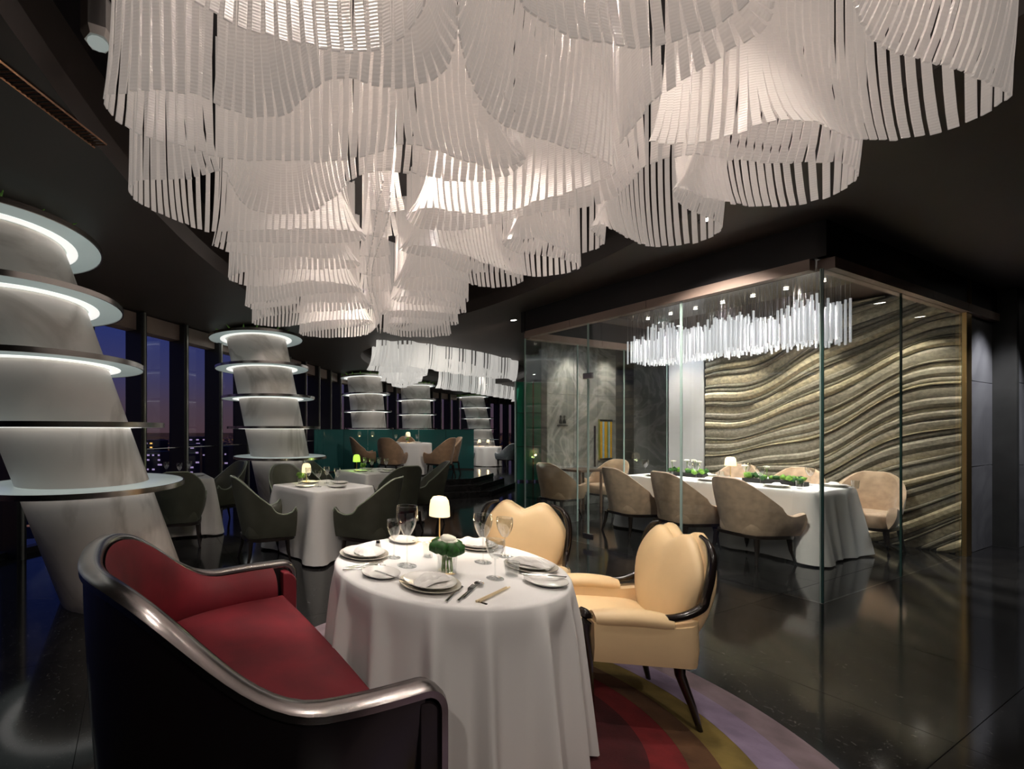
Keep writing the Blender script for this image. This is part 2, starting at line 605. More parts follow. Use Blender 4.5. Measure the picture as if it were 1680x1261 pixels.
# solid walls out of view that close the place
o = MB().box(-6.7, 24, -5.2, -5, -.2, 4.1).build('wall_behind', M['dark_panel'], smooth=False)
struct(o, 'dark panelled wall behind the viewpoint', 'wall')
o = MB().box(24, 24.2, -5, 29.4, -.2, 4.1).build('wall_far_right', M['dark_panel'], smooth=False)
struct(o, 'dark panelled wall at the far right end of the hall', 'wall')

# ------------------------------------------------------------------ city outside
def city_mat():
    m, nt, b, out = new_mat('city_ground')
    b.inputs['Base Color'].default_value = (.010, .010, .016, 1)
    b.inputs['Roughness'].default_value = .9
    tc = nt.nodes.new('ShaderNodeTexCoord')
    v = nt.nodes.new('ShaderNodeTexVoronoi')
    v.inputs['Scale'].default_value = .012
    r = nt.nodes.new('ShaderNodeValToRGB')
    r.color_ramp.elements[0].position = .0
    r.color_ramp.elements[0].color = (1, 1, 1, 1)
    r.color_ramp.elements[1].position = .30
    r.color_ramp.elements[1].color = (0, 0, 0, 1)
    n = nt.nodes.new('ShaderNodeTexNoise')
    n.inputs['Scale'].default_value = .0006
    rr = nt.nodes.new('ShaderNodeValToRGB')
    rr.color_ramp.elements[0].position = .35
    rr.color_ramp.elements[0].color = (.30, .12, .30, 1)
    rr.color_ramp.elements[1].position = .6
    rr.color_ramp.elements[1].color = (1.0, .48, .10, 1)
    mx = nt.nodes.new('ShaderNodeMixRGB')
    mx.blend_type = 'MULTIPLY'
    mx.inputs[0].default_value = 1
    nt.links.new(tc.outputs['Object'], v.inputs['Vector'])
    nt.links.new(tc.outputs['Object'], n.inputs['Vector'])
    nt.links.new(v.outputs['Distance'], r.inputs[0])
    nt.links.new(n.outputs[0], rr.inputs[0])
    nt.links.new(r.outputs[0], mx.inputs[1])
    nt.links.new(rr.outputs[0], mx.inputs[2])
    nt.links.new(mx.outputs[0], b.inputs['Emission Color'])
    b.inputs['Emission Strength'].default_value = .9
    return m
mb = MB()
mb.box(-25000, 25000, -2000, 30000, -202, -200)
cg = mb.build('city_ground', city_mat(), smooth=False)
struct(cg, 'dark night city ground dotted with amber and violet lights', 'ground')
M['tower'] = mat('tower_wall', (.03, .028, .04), .6)
M['tower_win'] = emis('lit_tower_windows', (.75, .55, .85), .35)
M['tower_win2'] = emis('lit_tower_windows_amber', (1., .55, .12), .9)
tw = [(-330, 850, 45, 160, 0), (-255, 820, 38, 175, 0), (-400, 1000, 50, 178, 1), (-215, 900, 40, 168, 1), (-300, 1050, 60, 185, 0),
      (-480, 1150, 50, 170, 1), (-180, 1000, 42, 178, 0), (-370, 700, 40, 150, 0), (-120, 1000, 46, 172, 1), (-60, 1100, 50, 176, 0)]
for k, (x, y, w_, h_, c_) in enumerate(tw):
    t = thing('city_tower', 'distant lit high-rise block in the night city beyond the windows', 'building', (x, y, -200), rnd.uniform(-.3, .3), 'lit towers of the night city')
    MB().box(-w_/2, w_/2, -w_/2, w_/2, 0, h_).build('tower_wall', M['tower'], t, smooth=False)
    for r_ in range(6):
        z = h_ - 5 - r_ * 9
        for cc in range(4):
            x0 = -w_/2 + w_ * (cc + .2) / 4
            if rnd.random() < .55:
                MB().box(x0, x0 + w_ * rnd.uniform(.08, .18), -w_/2 - .6, -w_/2, z - 3, z).build('lit_window', M['tower_win2' if c_ and rnd.random() < .6 else 'tower_win'], t, smooth=False)

# ------------------------------------------------------------------ leaning marble columns with shelf discs
def column(base, lean, label, r=.50, dr=.78, n=40):
    """base: plan point at eye height; lean: plan shift per metre of height"""
    bx, by = base
    t = thing('leaning_column', label, 'column', (bx - lean[0] * 1.44, by - lean[1] * 1.44, 0), 0, 'leaning marble columns along the windows')
    def ctr(z): return (lean[0] * z, lean[1] * z)
    zs = [0, .94, 1.44, 1.94, 2.44, 2.94]
    for k in range(5):
        z0, z1 = zs[k] + (0 if k == 0 else .022), zs[k+1] - .022
        rows = []
        for z in (z0, z1):
            cx, cy = ctr(z)
            rows.append([(cx + r * math.cos(2*PI*i/n), cy + r * math.sin(2*PI*i/n), z) for i in range(n)])
        mb = MB()
        rs = mb.grid(rows, True)
        mb.f.append(tuple(reversed(rs[0])))
        mb.f.append(tuple(rs[1]))
        mb.build('drum', M['white_marble'], t, ang=50)
    for k, z in enumerate(zs[1:]):
        cx, cy = ctr(z)
        d = MB().lathe([(dr - .012, -.017), (dr, -.012), (dr, .012), (dr - .012, .017)], 56, cx, cy, z).build('shelf_disc', M['disc_glass'], t, ang=50)
        MB().lathe([(dr + .001, -.02), (dr + .012, -.02), (dr + .012, .02), (dr + .001, .02)], 56, cx, cy, z, False, False).build('metal_rim', M['steel'], d)
        if True:
            MB().lathe([(r + .02, -.024), (r + .10, -.021), (r + .10, -.019), (r + .02, -.019)], 48, cx, cy, z, False, False).build('led_ring', M['led'], d)
    cx, cy = ctr(2.96)
    MB().lathe([(.30, .0), (.50, .012), (.545, .04), (.50, .08), (.30, .112), (.05, .116)], 40, cx, cy, 2.96).build('green_cap', M['moss'], t)
    mb = MB()
    for k in range(14):
        a = 2 * PI * k / 14 + rnd.uniform(-.1, .1)
        r0, r1 = .56, rnd.uniform(.64, .72)
        mb.tube([(cx + r0 * math.cos(a), cy + r0 * math.sin(a), 2.97), (cx + (r0 + r1) / 2 * math.cos(a + .03), cy + (r0 + r1) / 2 * math.sin(a + .03), 3.02), (cx + r1 * math.cos(a + .05), cy + r1 * math.sin(a + .05), 3.05)], lambda u: .02 * (1 - u) + .003, 5)
    o = mb.build('leaf_tuft', M['leaf_bright'], t)
    return t
column((-2.20, 3.66), (-.325, -.10), 'nearest leaning white marble column with stacked glass shelves, at left edge')
column((-.885, 7.45), (-.20, -.03), 'second leaning marble column with stacked glass shelves, behind olive chairs')
column((1.27, 12.85), (-.10, -.02), 'third marble column with glass shelves, behind left end of teal screen', dr=.70)
column((3.19, 15.3), (-.04, 0), 'fourth marble column with glass shelves, behind middle of teal screen', dr=.68)
column((7.20, 20.4), (-.24, 0), 'farthest leaning marble column, beyond right end of teal screen', dr=.72)

# ------------------------------------------------------------------ glass dining room
HB, HT = 2.70, 2.79
def wall_frame(name, label, a, b, rz):
    w = struct_empty(name, label, 'glass wall', G(a, b))
    w.rotation_euler = (0, 0, rz)
    return w
rA = math.atan2(A.y, A.x)
rB = math.atan2(B.y, B.x)
wl = wall_frame('wall_glass_left', 'frameless clear glass wall on long side of private dining room', 0, 0, rA)
for x0, x1 in ((.012, .99), (1.0, 1.985), (1.995, 2.93)):
    p = MB().box(x0, x1, -.006, .006, .004, HB).build('pane', M['clear_glass'], wl, smooth=False)
    for xe in (x0, x1):
        MB().box(xe - .004, xe + .004, -.0065, .0065, .004, HB).build('pane_edge', M['glass_edge_pale'], p, smooth=False)
wr_ = wall_frame('wall_glass_right', 'frameless clear glass wall on short side of private dining room', 0, 0, rB)
for x0, x1 in ((.0, 1.60), (1.61, 3.36)):
    p = MB().box(x0, x1, -.006, .006, .004, HB).build('pane', M['clear_glass'], wr_, smooth=False)
    for xe in (x0, x1):
        MB().box(xe - .004, xe + .004, -.0065, .0065, .004, HB).build('pane_edge', M['glass_edge'], p, smooth=False)
wbk = wall_frame('wall_glass_back', 'clear glass wall at the back of private dining room', 2.95, 0, rB)
for x0, x1 in ((.012, 1.1), (1.11, 2.2), (2.21, 3.36)):
    p = MB().box(x0, x1, -.006, .006, .004, HB).build('pane', M['clear_glass'], wbk, smooth=False)
    for xe in (x0, x1):
        MB().box(xe - .004, xe + .004, -.0065, .0065, .004, HB).build('pane_edge', M['glass_edge_pale'], p, smooth=False)
def header(w, segs, sign):
    for x0, x1 in segs:
        MB().box(x0 + .003, x1 - .003, -.05, .05, HB, HT).build('header_strip', M['lintel'], w, smooth=False)
    MB().box(segs[0][0] - .085, segs[-1][1], -.03, .03, HT, CEIL).build('fascia', M['ceiling_dark'], w, smooth=False)
header(wl, ((.055, 1.3), (1.3, 2.2), (2.2, 2.895)), 1)
header(wr_, ((.055, 2.25), (2.25, 3.3), (3.3, 4.45)), 1)
header(wbk, ((.055, 1.6), (1.6, 3.3)), 1)
# glass door fittings on the left wall
for z in (.10, 2.06):
    MB().box(1.93, 2.05, -.016, .016, z - .035, z + .035).build('patch_fitting', M['steel'], wl, smooth=False, bevel=.004)
MB().tube([(1.94, -.05, .95), (1.94, -.05, 1.45)], .012, 8).build('door_pull', M['steel'], wl)

# wave relief wall (end wall of the private room)
ART_B = 3.40
ww = struct_empty('wall_wave_relief', 'gold and taupe wave relief wall with flowing layered bands', 'feature wall', G(0, ART_B))
ww.rotation_euler = (0, 0, rA)     # local x along A, local y = -B (towards the table) is +y? see below
# local +y is A rotated +90 deg = -B, which faces the table
MB().box(.0, 2.42, -.12, .0, 0, CEIL - .02).build('backing', M['art3'], ww, smooth=False)
def wave(s, k):
    # s: distance from the right (near) end towards the far end
    u = 2.4 - s
    kk = k + .42 * math.sin(k * 1.9) + .25 * math.sin(k * .83)
    return -1.05 + kk * .080 + .34 * u + .13 * math.sin(2.9 * u + .4 + .065 * k) * (.55 + .18 * u) + .045 * math.sin(5.3 * u - .16 * k + 1.2) + .10 * u * u * .25
NK = 56
for k in range(NK):
    pts = []
    N = 44
    th = .105 * (1.0 if k % 2 else .92)
    for i in range(N + 1):
        s = .01 + 2.39 * i / N
        lo, hi = wave(s, k), wave(s, k + 1) - .006
        lo, hi = max(.0, lo), min(CEIL - .03, hi)
        pts.append((s, lo, hi))
    dep = (.050, .022, .036, .012, .044, .026)[k % 6]
    run = []
    runs = []
    for p in pts:
        if p[2] - p[1] > .004:
            run.append(p)
        elif run:
            runs.append(run)
            run = []
    if run: runs.append(run)
    mb = MB()
    okk = False
    for rn in runs:
        if len(rn) < 2: continue
        okk = True
        f0 = mb.ring([(s, dep * .25, lo) for s, lo, hi in rn])
        f1 = mb.ring([(s, dep, lerp(lo, hi, .35)) for s, lo, hi in rn])
        f2 = mb.ring([(s, dep, lerp(lo, hi, .75)) for s, lo, hi in rn])
        f3 = mb.ring([(s, dep * .4, hi) for s, lo, hi in rn])
        g0_ = mb.ring([(s, 0, lo) for s, lo, hi in rn])
        g1_ = mb.ring([(s, 0, hi) for s, lo, hi in rn])
        for x, y in ((g0_, f0), (f0, f1), (f1, f2), (f2, f3), (f3, g1_)):
            mb.quadstrip(x, y)
    if okk:
        mname = ('art0', 'art2', 'art1', 'art3', 'art0', 'art1', 'art2', 'art1')[(k * 5 + k // 3) % 8]
        mb.build('relief_band', M[mname], ww, ang=25)
MB().box(-.03, .0, -.10, .07, 0, CEIL - .02).build('edge_trim', M['gold'], ww, smooth=False)
# pale pier beyond the relief
o = MB().box(2.42, 2.93, -.12, .03, 0, CEIL - .01)
pier = o.build('wall_pale_pier', M['light_panel'], smooth=False)
pier.location = G(0, ART_B)
pier.rotation_euler = (0, 0, rA)
struct(pier, 'pale grey wall pier between wave relief and back glass', 'wall')

# grey stone wall in line with the right glass
ws = struct_empty('wall_stone_right', 'grey honed stone panel wall right of the glass room', 'wall', G(0, 0))
ws.rotation_euler = (0, 0, rB)
for x0, x1 in ((3.42, 4.42), (4.52, 5.6), (5.6, 6.7), (6.7, 7.8)):
    yo = 0 if x0 < 4.5 else -.16
    for z0, z1 in ((.0, .98), (.98, 1.96), (1.96, CEIL - .01)):
        MB().box(x0 + .003, x1 - .003, yo + .0, yo + .05, z0 + .003, z1 - .003).build('stone_panel', M['grey_stone'], ws, smooth=False, bevel=.002)
MB().box(3.4, 7.8, .05, .25, 0, CEIL).build('core', M['black'], ws, smooth=False)
MB().box(4.42, 4.52, -.16, .05, 0, CEIL - .01).build('return_strip', M['dark_panel'], ws, smooth=False)

# grey marble wall behind the private room
wm = struct_empty('wall_grey_marble', 'veined grey marble wall seen through the glass room', 'wall', G(3.95, 0))
wm.rotation_euler = (0, 0, rB)
xs = [1.68, 2.35, 3.02, 3.55, 4.1, 5.2, 6.4]
for x0, x1 in zip(xs, xs[1:]):
    mt = M['dark_panel'] if abs(x0 - 3.55) < .01 else M['grey_marble']
    for z0, z1 in ((0, 2.05), (2.05, CEIL - .01)):
        MB().box(x0 + .003, x1 - .003, 0, .05, z0 + .002, z1 - .002).build('marble_panel', mt, wm, smooth=False, bevel=.002)
MB().box(1.663, 1.680, .0, .12, 0, CEIL - .01).build('end_panel', M['grey_marble'], wm, smooth=False)
MB().box(1.68, 6.4, .05, .12, 0, CEIL).build('core', M['black'], wm, smooth=False)

# striped amber panel on the marble wall
sp = thing('striped_panel', 'tall amber and pale blue striped panel on grey marble wall', 'panel', G(3.95, 3.03, .82), rB)
MB().box(0, .34, -.03, -.001, .0, .78).build('backboard', M['olive_panel'], sp, smooth=False)
for x0, x1, mn in ((.005, .055, 'yellow'), (.06, .11, 'sky_blue'), (.115, .19, 'yellow'), (.195, .225, 'olive_panel'), (.23, .275, 'sky_blue'), (.28, .335, 'yellow')):
    MB().box(x0, x1, -.045, -.031, .04, .74).build('stripe', M[mn], sp, smooth=False)
for z0, z1 in ((.0, .038), (.742, .78)):
    MB().box(0, .34, -.05, -.031, z0, z1).build('end_cap', M['sign'], sp, smooth=False)

# small washroom pictogram on the marble
pg = thing('pictogram_sign', 'small black two-figure pictogram on grey marble wall', 'sign', G(3.95, 2.0, 1.52), rB)
for x in (0, .10):
    mb = MB().lathe([(.001, .15), (.028, .137), (.030, .118), (.018, .10), (.012, .095), (.035, .05), (.045, 0)], 12, x, 0)
    o = mb.build('figure', M['sign'], pg)
    o.scale = (1, .12, 1)
    o.location = (0, -.008, 0)
MB().box(-.09, .19, -.012, -.002, -.05, -.035).build('underline', M['sign'], pg, smooth=False)

# ------------------------------------------------------------------ strip curtain builder
def catmull(pts, sub=10):
    P = [Vector(p) for p in pts]
    out = []
    for i in range(len(P) - 1):
        p0, p1, p2, p3 = P[max(i-1, 0)], P[i], P[i+1], P[min(i+2, len(P)-1)]
        for k in range(sub):
            t = k / sub
            out.append(.5 * ((2*p1) + (p2-p0)*t + (2*p0-5*p1+4*p2-p3)*t*t + (3*p1-p0-3*p2+p3)*t**3))
    out.append(P[-1])
    return out

def even(pts, step):
    out = [pts[0]]
    acc = 0.
    for a, b in zip(pts, pts[1:]):
        L = (b - a).length
        if L < 1e-9: continue
        d = step - acc
        while d <= L:
            out.append(a + (b - a) * (d / L))
            d += step
        acc = (acc + L) % step if L >= step - acc else acc + L
    return out

def gsmooth(pts, sig):
    n = len(pts)
    w = int(sig * 2.5)
    ks = [math.exp(-.5 * (k / sig) ** 2) for k in range(-w, w + 1)]
    out = []
    for i in range(n):
        s, a = 0., Vector((0, 0))
        for k in range(-w, w + 1):
            j = i + k
            if 0 <= j < n:
                s += ks[k + w]
                a += pts[j] * ks[k + w]
        out.append(a / s)
    return out

def curtain(px_pts, side, zh=2.60, ztop=3.80, pitch=.042, width=.0255, thick=.006, flare_h=.55, off=.075, sig=.20, plan=None, levels=9, jit=1., wob=0.):
    """strips of a hanging curtain whose hem runs along a plan curve; returns list of (depth, hem, verts, faces)"""
    hem = plan or [U(x, y, zh) for x, y in px_pts]
    H = even(catmull(hem), pitch)
    Bd = gsmooth(H, sig / pitch)
    if wob:
        for i in range(1, len(H) - 1):
            th = (H[i+1] - H[i-1]).normalized()
            o_ = Vector((-th.y, th.x)) * (wob * math.sin(i * pitch * 2 * PI / .55 + 1.3 * math.sin(i * pitch * 2.1)))
            H[i] = H[i] + o_
            Bd[i] = Bd[i] + o_
    out = []
    n = len(H)
    for i in range(n):
        t = Bd[min(i+1, n-1)] - Bd[max(i-1, 0)]
        th = H[min(i+1, n-1)] - H[max(i-1, 0)]
        if t.length < 1e-6: continue
        t.normalize()
        th.normalize()
        if t.dot(th) < -.2: th = -th
        nrm = Vector((-th.y, th.x)) * side        # flare side
        body = Bd[i] - nrm * off
        hp = H[i]
        wz = zh + rnd.uniform(-.006, .006) * jit
        vs_, fs = [], []
        tw_ = rnd.uniform(-.15, .15) * jit
        for L in range(levels):
            if L < levels - 2:
                q = L / (levels - 3)
                z = wz + flare_h * q ** 1.15
                m = (1 - q) ** 1.9
            else:
                z = lerp(wz + flare_h, ztop, (L - (levels - 3)) / 2)
                m = 0.
            p = body + (hp - body) * m
            tt = (t * (1 - m) + th * m)
            if tt.length < 1e-3: tt = t
            tt = tt.normalized()
            tt = Vector((tt.x * math.cos(tw_) - tt.y * math.sin(tw_), tt.x * math.sin(tw_) + tt.y * math.cos(tw_)))
            nn = Vector((-tt.y, tt.x)) * side
            w2 = width * (.5 if m < .3 else .53)
            a, b = p - tt * w2, p + tt * w2
            for c_, e_ in ((a, -1), (b, -1), (b, 1), (a, 1)):
                c2 = c_ + nn * (thick * .5 * e_)
                vs_.append((c2.x, c2.y, z))
        for L in range(levels - 1):
            i0, i1 = L * 4, L * 4 + 4
            for k in range(4):
                j = (k + 1) % 4
                fs.append((i0 + k, i0 + j, i1 + j, i1 + k))
        fs.append((3, 2, 1, 0))
        out.append((hp.y, hp, vs_, fs))
    return out

def strips_to_objects(root, strips, mat_, nsep, name='glass_strip'):
    def score(s):
        x = PX0 + s[1].x / max(s[0], .01) * F_PX
        y = PY0 - (2.6 - EYE) / max(s[0], .01) * F_PX
        return s[0] if (-10 < x < 1690 and y > -60 and s[0] > .2) else 99 + s[0]
    strips = sorted(strips, key=score)
    for s in strips[:nsep]:
        me = bpy.data.meshes.new(name)
        me.from_pydata(s[2], [], s[3])
        me.materials.append(mat_)
        o = bpy.data.objects.new(name, me)
        C.objects.link(o)
        o.parent = root
    mb = MB()
    for s in strips[nsep:]:
        i = len(mb.v)
        mb.v.extend(s[2])
        mb.f.extend([tuple(j + i for j in f) for f in s[3]])
    if mb.v:
        o = mb.build(name + 's_rest', mat_, root, smooth=False, fix=False)
        o['kind'] = 'stuff'

# --- main chandelier: hems traced as plan curves
SL = [(750, -30), (748, 60), (730, 112), (700, 136), (660, 143), (610, 138), (570, 128), (530, 133), (500, 160), (470, 186), (430, 193), (380, 182), (345, 165), (300, 151), (250, 149), (205, 150), (172, 158),
      (183, 188), (215, 212), (245, 226), (300, 241), (370, 259), (450, 263), (540, 264), (600, 254), (662, 238), (715, 247), (760, 262), (807, 277), (848, 268), (862, 256), (850, 276), (815, 293), (780, 297), (720, 293), (680, 286), (640, 281), (600, 285), (575, 296), (545, 325), (510, 347), (470, 352), (430, 348), (400, 334), (380, 304), (366, 278), (340, 287), (300, 294), (250, 293), (222, 298), (212, 312),
      (218, 323), (240, 339), (290, 361), (330, 377), (360, 379), (400, 378), (480, 376), (560, 378), (590, 380), (600, 388), (590, 396), (540, 398), (450, 397), (390, 397), (350, 400),
      (360, 408), (385, 414), (420, 420), (480, 421), (540, 424), (580, 428), (590, 434), (575, 440), (500, 441), (440, 441), (398, 446), (375, 455),
      (388, 464), (412, 468), (452, 469), (504, 461), (550, 464), (583, 470), (593, 476), (575, 480), (540, 479), (500, 484), (450, 492), (403, 500),
      (420, 507), (450, 503), (500, 497), (560, 496), (600, 498), (608, 503), (580, 508), (520, 511), (450, 517), (414, 528),
      (430, 534), (470, 535), (520, 527), (570, 524), (600, 524), (612, 530), (580, 536), (530, 541), (491, 547), (520, 553), (570, 553), (605, 547), (622, 530)]
R1 = [(752, -30), (753, 40), (759, 85), (776, 140), (800, 180), (830, 205), (860, 220), (900, 232), (950, 248), (985, 262), (1009, 276), (1000, 288), (950, 310), (882, 330), (855, 341), (800, 351), (740, 347), (705, 341), (672, 349), (670, 362), (700, 376), (750, 377), (812, 367), (875, 350), (925, 344), (975, 335), (1014, 320), (1040, 291), (1060, 272), (1090, 262), (1127, 253), (1165, 257), (1230, 264), (1300, 267), (1370, 264), (1398, 273), (1407, 287),
      (1395, 302), (1360, 322), (1310, 335), (1240, 338), (1195, 332), (1150, 322), (1115, 308), (1106, 316), (1120, 338), (1150, 353), (1175, 362), (1184, 372),
      (1170, 387), (1130, 400), (1080, 404), (1045, 397), (1010, 378), (985, 369), (968, 374), (980, 387), (991, 398), (975, 409), (945, 416), (915, 406), (887, 393), (850, 391), (826, 395), (832, 406), (850, 415), (900, 420), (935, 428), (952, 437),
      (930, 447), (890, 454), (860, 452), (820, 440), (770, 422), (720, 406), (675, 403), (655, 410), (682, 418), (720, 424), (745, 441), (775, 447), (825, 447), (857, 459),
      (845, 467), (815, 471), (780, 468), (745, 457), (700, 453), (660, 457), (645, 466), (660, 474), (700, 476), (740, 478), (768, 492),
      (752, 497), (720, 492), (680, 486), (650, 487), (646, 492), (674, 498), (727, 502), (764, 510), (748, 515), (700, 510), (650, 509), (625, 513), (640, 519), (690, 521), (750, 529), (735, 534), (690, 531), (645, 530), (638, 537), (680, 544), (738, 547), (720, 552), (660, 552), (630, 544)]
R2 = [(1398, -40), (1402, 0), (1415, 40), (1440, 70), (1480, 90), (1520, 100), (1560, 109), (1605, 127), (1655, 153), (1640, 172), (1600, 196), (1560, 212), (1500, 226), (1450, 230), (1400, 226), (1375, 217), (1340, 200), (1300, 197), (1250, 205), (1200, 221), (1160, 232), (1110, 236), (1065, 232)]
R3 = [(1020, 232), (1040, 208), (1060, 181), (1080, 157), (1150, 115), (1200, 80), (1235, 62), (1262, 30), (1272, -20), (1276, -60)]
R4 = [(1290, -70), (1240, -10), (1173, 46), (1137, 54), (1113, 66), (1075, 76), (1040, 80), (1000, 72), (936, 58), (880, 30), (845, -20), (830, -70)]
S1 = [(640, 318), (636, 360), (624, 396), (614, 425), (610, 452), (612, 478), (618, 500), (622, 522), (624, 546)]
S2 = [(628, 300), (618, 350), (612, 392), (605, 425), (602, 452), (606, 478), (611, 500), (616, 522), (620, 546)]
L2 = [(240, -80), (300, -12), (340, 15), (389, 40), (440, 56), (492, 71), (573, 85), (625, 78), (680, 40), (705, -30), (715, -80)]
chand = thing('strip_chandelier', 'huge white ribbed glass strip chandelier in rippling tiers overhead', 'chandelier', (0, 0, 0))
strips = []
strips += curtain(SL, -1) + curtain(R1, 1) + curtain(R2, 1) + curtain(R3, 1) + curtain(R4, 1) + curtain(L2, -1) + curtain(S1, 1, off=.03, sig=.1) + curtain(S2, -1, off=.03, sig=.1)
for xs_, y_ in (((612, 640, 668), 345), ((598, 625, 652), 385), ((592, 618, 645), 418), ((590, 615, 640), 448), ((592, 616, 642), 476), ((600, 622, 644), 505)):
    strips += curtain([(xs_[0], y_), (xs_[1], y_ + 4), (xs_[2], y_)], -1, off=.04, sig=.1)
# tiers that go on overhead, above the frame
for yy, x0, x1 in ((1.02, -.75, 2.35), (.70, -.70, 2.25), (.35, -.6, 2.1), (-.05, -.4, 1.9)):
    pl = [(lerp(x0, x1, i / 14), yy + .07 * math.sin(i * 1.3 + yy * 9)) for i in range(15)]
    strips += curtain(None, -1, plan=pl)
strips_to_objects(chand, strips, M['strip'], 300)
mb = MB()
mb.prism(ell(.75, 2.5, 1.7, 3.4, 48), 3.80, 3.86)
mb.build('canopy_plate', M['ceiling_dark'], chand, smooth=False)
# downlights fixed to the canopy, plus extra aimed ones added out of sight
dl_pts = [(.1, 1.3), (1.5, 1.4), (.2, 2.3), (1.3, 2.2), (.58, 2.05), (1.9, 2.2), (.1, 3.3), (1.2, 3.2), (.6, 4.3), (.5, 5.0)]
aims = [(x, y, 0, 25 if i == 0 else 60 if i != 4 else 190, 75) for i, (x, y) in enumerate(dl_pts)]
src = list(dl_pts)
for sx, sy, tx, ty, tz, e_, sp_ in ((.2, 4.6, -.04, 5.0, .7, 130, 55), (-.2, 4.2, -1.9, 5.9, .7, 90, 45), (.5, 5.3, .7, 6.9, .7, 110, 50), (.15, 5.4, -.9, 7.4, 1.7, 120, 45),
                                (-.3, 1.5, -2.2, 3.7, 1.4, 70, 70)):  # hidden lamps added to brighten the columns, olive chairs and tables
    src.append((sx, sy))
    aims.append((tx, ty, tz, e_, sp_))
for k, ((x, y), (tx, ty, tz, e_, sp_)) in enumerate(zip(src, aims)):
    d = MB().lathe([(.04, 0), (.045, .03), (.045, .10)], 16, x, y, 3.70, False, True).build('downlight', M['black'], chand)
    MB().lathe([(.036, .012), (.001, .0121)], 16, x, y, 3.70, False, False).build('lamp_face', M['lamp_face'], d)
    light('chandelier_spot', 'SPOT', (x, y, 3.69), e_, (1, .90, .80), .05, (tx, ty, tz), sp_, .6)

# spotlight housing in the recess, left of the chandelier
sl_ = thing('spotlight_housing', 'grey metal spotlight housing in ceiling recess, top left', 'spotlight', (-1.02, 1.95, 3.13), .4)
MB().lathe([(.055, 0), (.07, .03), (.07, .16), (.05, .20)], 6).build('housing', M['steel'], sl_, ang=20)
MB().lathe([(.018, .2), (.018, .9)], 8).build('stem', M['mullion'], sl_)
MB().lathe([(.045, -.004), (.001, -.003)], 12, 0, 0, 0, False, False).build('lens', M['disc_glass'], sl_)

# --- second chandelier farther back
ch2 = thing('far_strip_chandelier', 'second bright strip chandelier with long smooth tiers, farther back', 'chandelier', (0, 0, 0))
s2 = []
kw = dict(jit=.15, pitch=.058, width=.050, ztop=3.5, levels=7, off=.06, sig=.2, flare_h=.45, wob=.05)
s2 += curtain([(608, 598), (630, 602), (655, 601), (680, 602), (705, 606), (735, 611), (770, 616), (805, 620), (838, 622), (842, 626)], 1, **kw)
s2 += curtain([(602, 606), (630, 611), (660, 611), (690, 609), (700, 614), (680, 620), (650, 622), (620, 617)], 1, **kw)
s2 += curtain([(625, 624), (650, 630), (672, 626), (690, 622), (684, 628), (660, 636), (645, 633)], 1, **kw)
s2 += curtain([(715, 636), (740, 640), (765, 643), (795, 648), (825, 653), (846, 656), (840, 659)], 1, **kw)
strips_to_objects(ch2, s2, M['strip2'], 120)
mb = MB()
mb.prism(scale_loop(hole2, .96), 3.5, 3.54)
mb.build('canopy_plate', M['ceiling_dark'], ch2, smooth=False)
for (x, y) in ((2.4, 9.4), (3.6, 12.0), (5.4, 14.5)):
    light('far_chandelier_spot', 'SPOT', (x, y, 3.44), 45, (1, .93, .86), .1, (x, y, 0), 110, .6)

# --- rod chandelier in the private room
ch3 = thing('rod_chandelier', 'long white glass rod chandelier over private dining table', 'chandelier', G(0, 0), ROOM_ROT)
mbr, mbw = MB(), MB()
for i in range(52):
    for j in range(7):
        a = .50 + 1.98 * i / 51 + rnd.uniform(-.012, .012)
        b = 1.55 + .66 * j / 6 + rnd.uniform(-.02, .02)
        z0 = 2.37 + rnd.uniform(-.03, .035)
        z1 = z0 + .40 + .09 * math.sin(a * 4 + j) * .5 + rnd.uniform(-.03, .05) - (.08 if (i // 9) % 2 else 0)
        mbr.lathe([(.009, 0), (.011, .01), (.011, z1 - z0)], 5, b, a, z0)
        mbw.box(b - .0012, b + .0012, a - .0012, a + .0012, z1, CEIL - .01)
o = mbr.build('glass_rods', M['rod'], ch3, ang=60, fix=False)
o['kind'] = 'stuff'
o = mbw.build('hanging_wires', M['wire'], ch3, smooth=False, fix=False)
o['kind'] = 'stuff'
MB().box(1.45, 2.32, .42, 2.56, CEIL - .03, CEIL - .001).build('ceiling_plate', M['steel'], ch3, smooth=False)
for k in range(7):
    a = .6 + .3 * k
    x, y, z = G(a, 1.88, CEIL - .035)
    MB().lathe([(.022, -.012), (.001, -.0121)], 10, 1.88, a, CEIL - .03, False, False).build('lamp_face', M['lamp_face'], ch3)
for a in (.8, 1.5, 2.2):
    x, y, z = G(a, 1.88, CEIL - .06)
    light('rod_chandelier_spot', 'SPOT', (x, y, z), 280, (1, .95, .9), .04, (x, y, 0), 100, .6)

# spots that graze the relief wall
for k, (a, b, e) in enumerate(((.35, 2.80, 120), (1.15, 2.80, 90), (2.0, 2.80, 60), (2.7, 2.8, 55))):
    x, y, z = G(a, b, CEIL - .05)
    tx, ty, tz = G(a - .05, ART_B, .9)
    s_ = thing('wall_washer', 'small ceiling spotlight grazing wave relief wall, number %s from glass corner' % ('one', 'two', 'three', 'four')[k], 'spotlight', G(a, b, CEIL - .045))
    MB().lathe([(.035, .0), (.035, .044)], 14).build('can', M['black'], s_)
    light('relief_spot', 'SPOT', (x, y, z - .01), e, (1, .90, .74), .02, (tx, ty, tz), 62, .7)

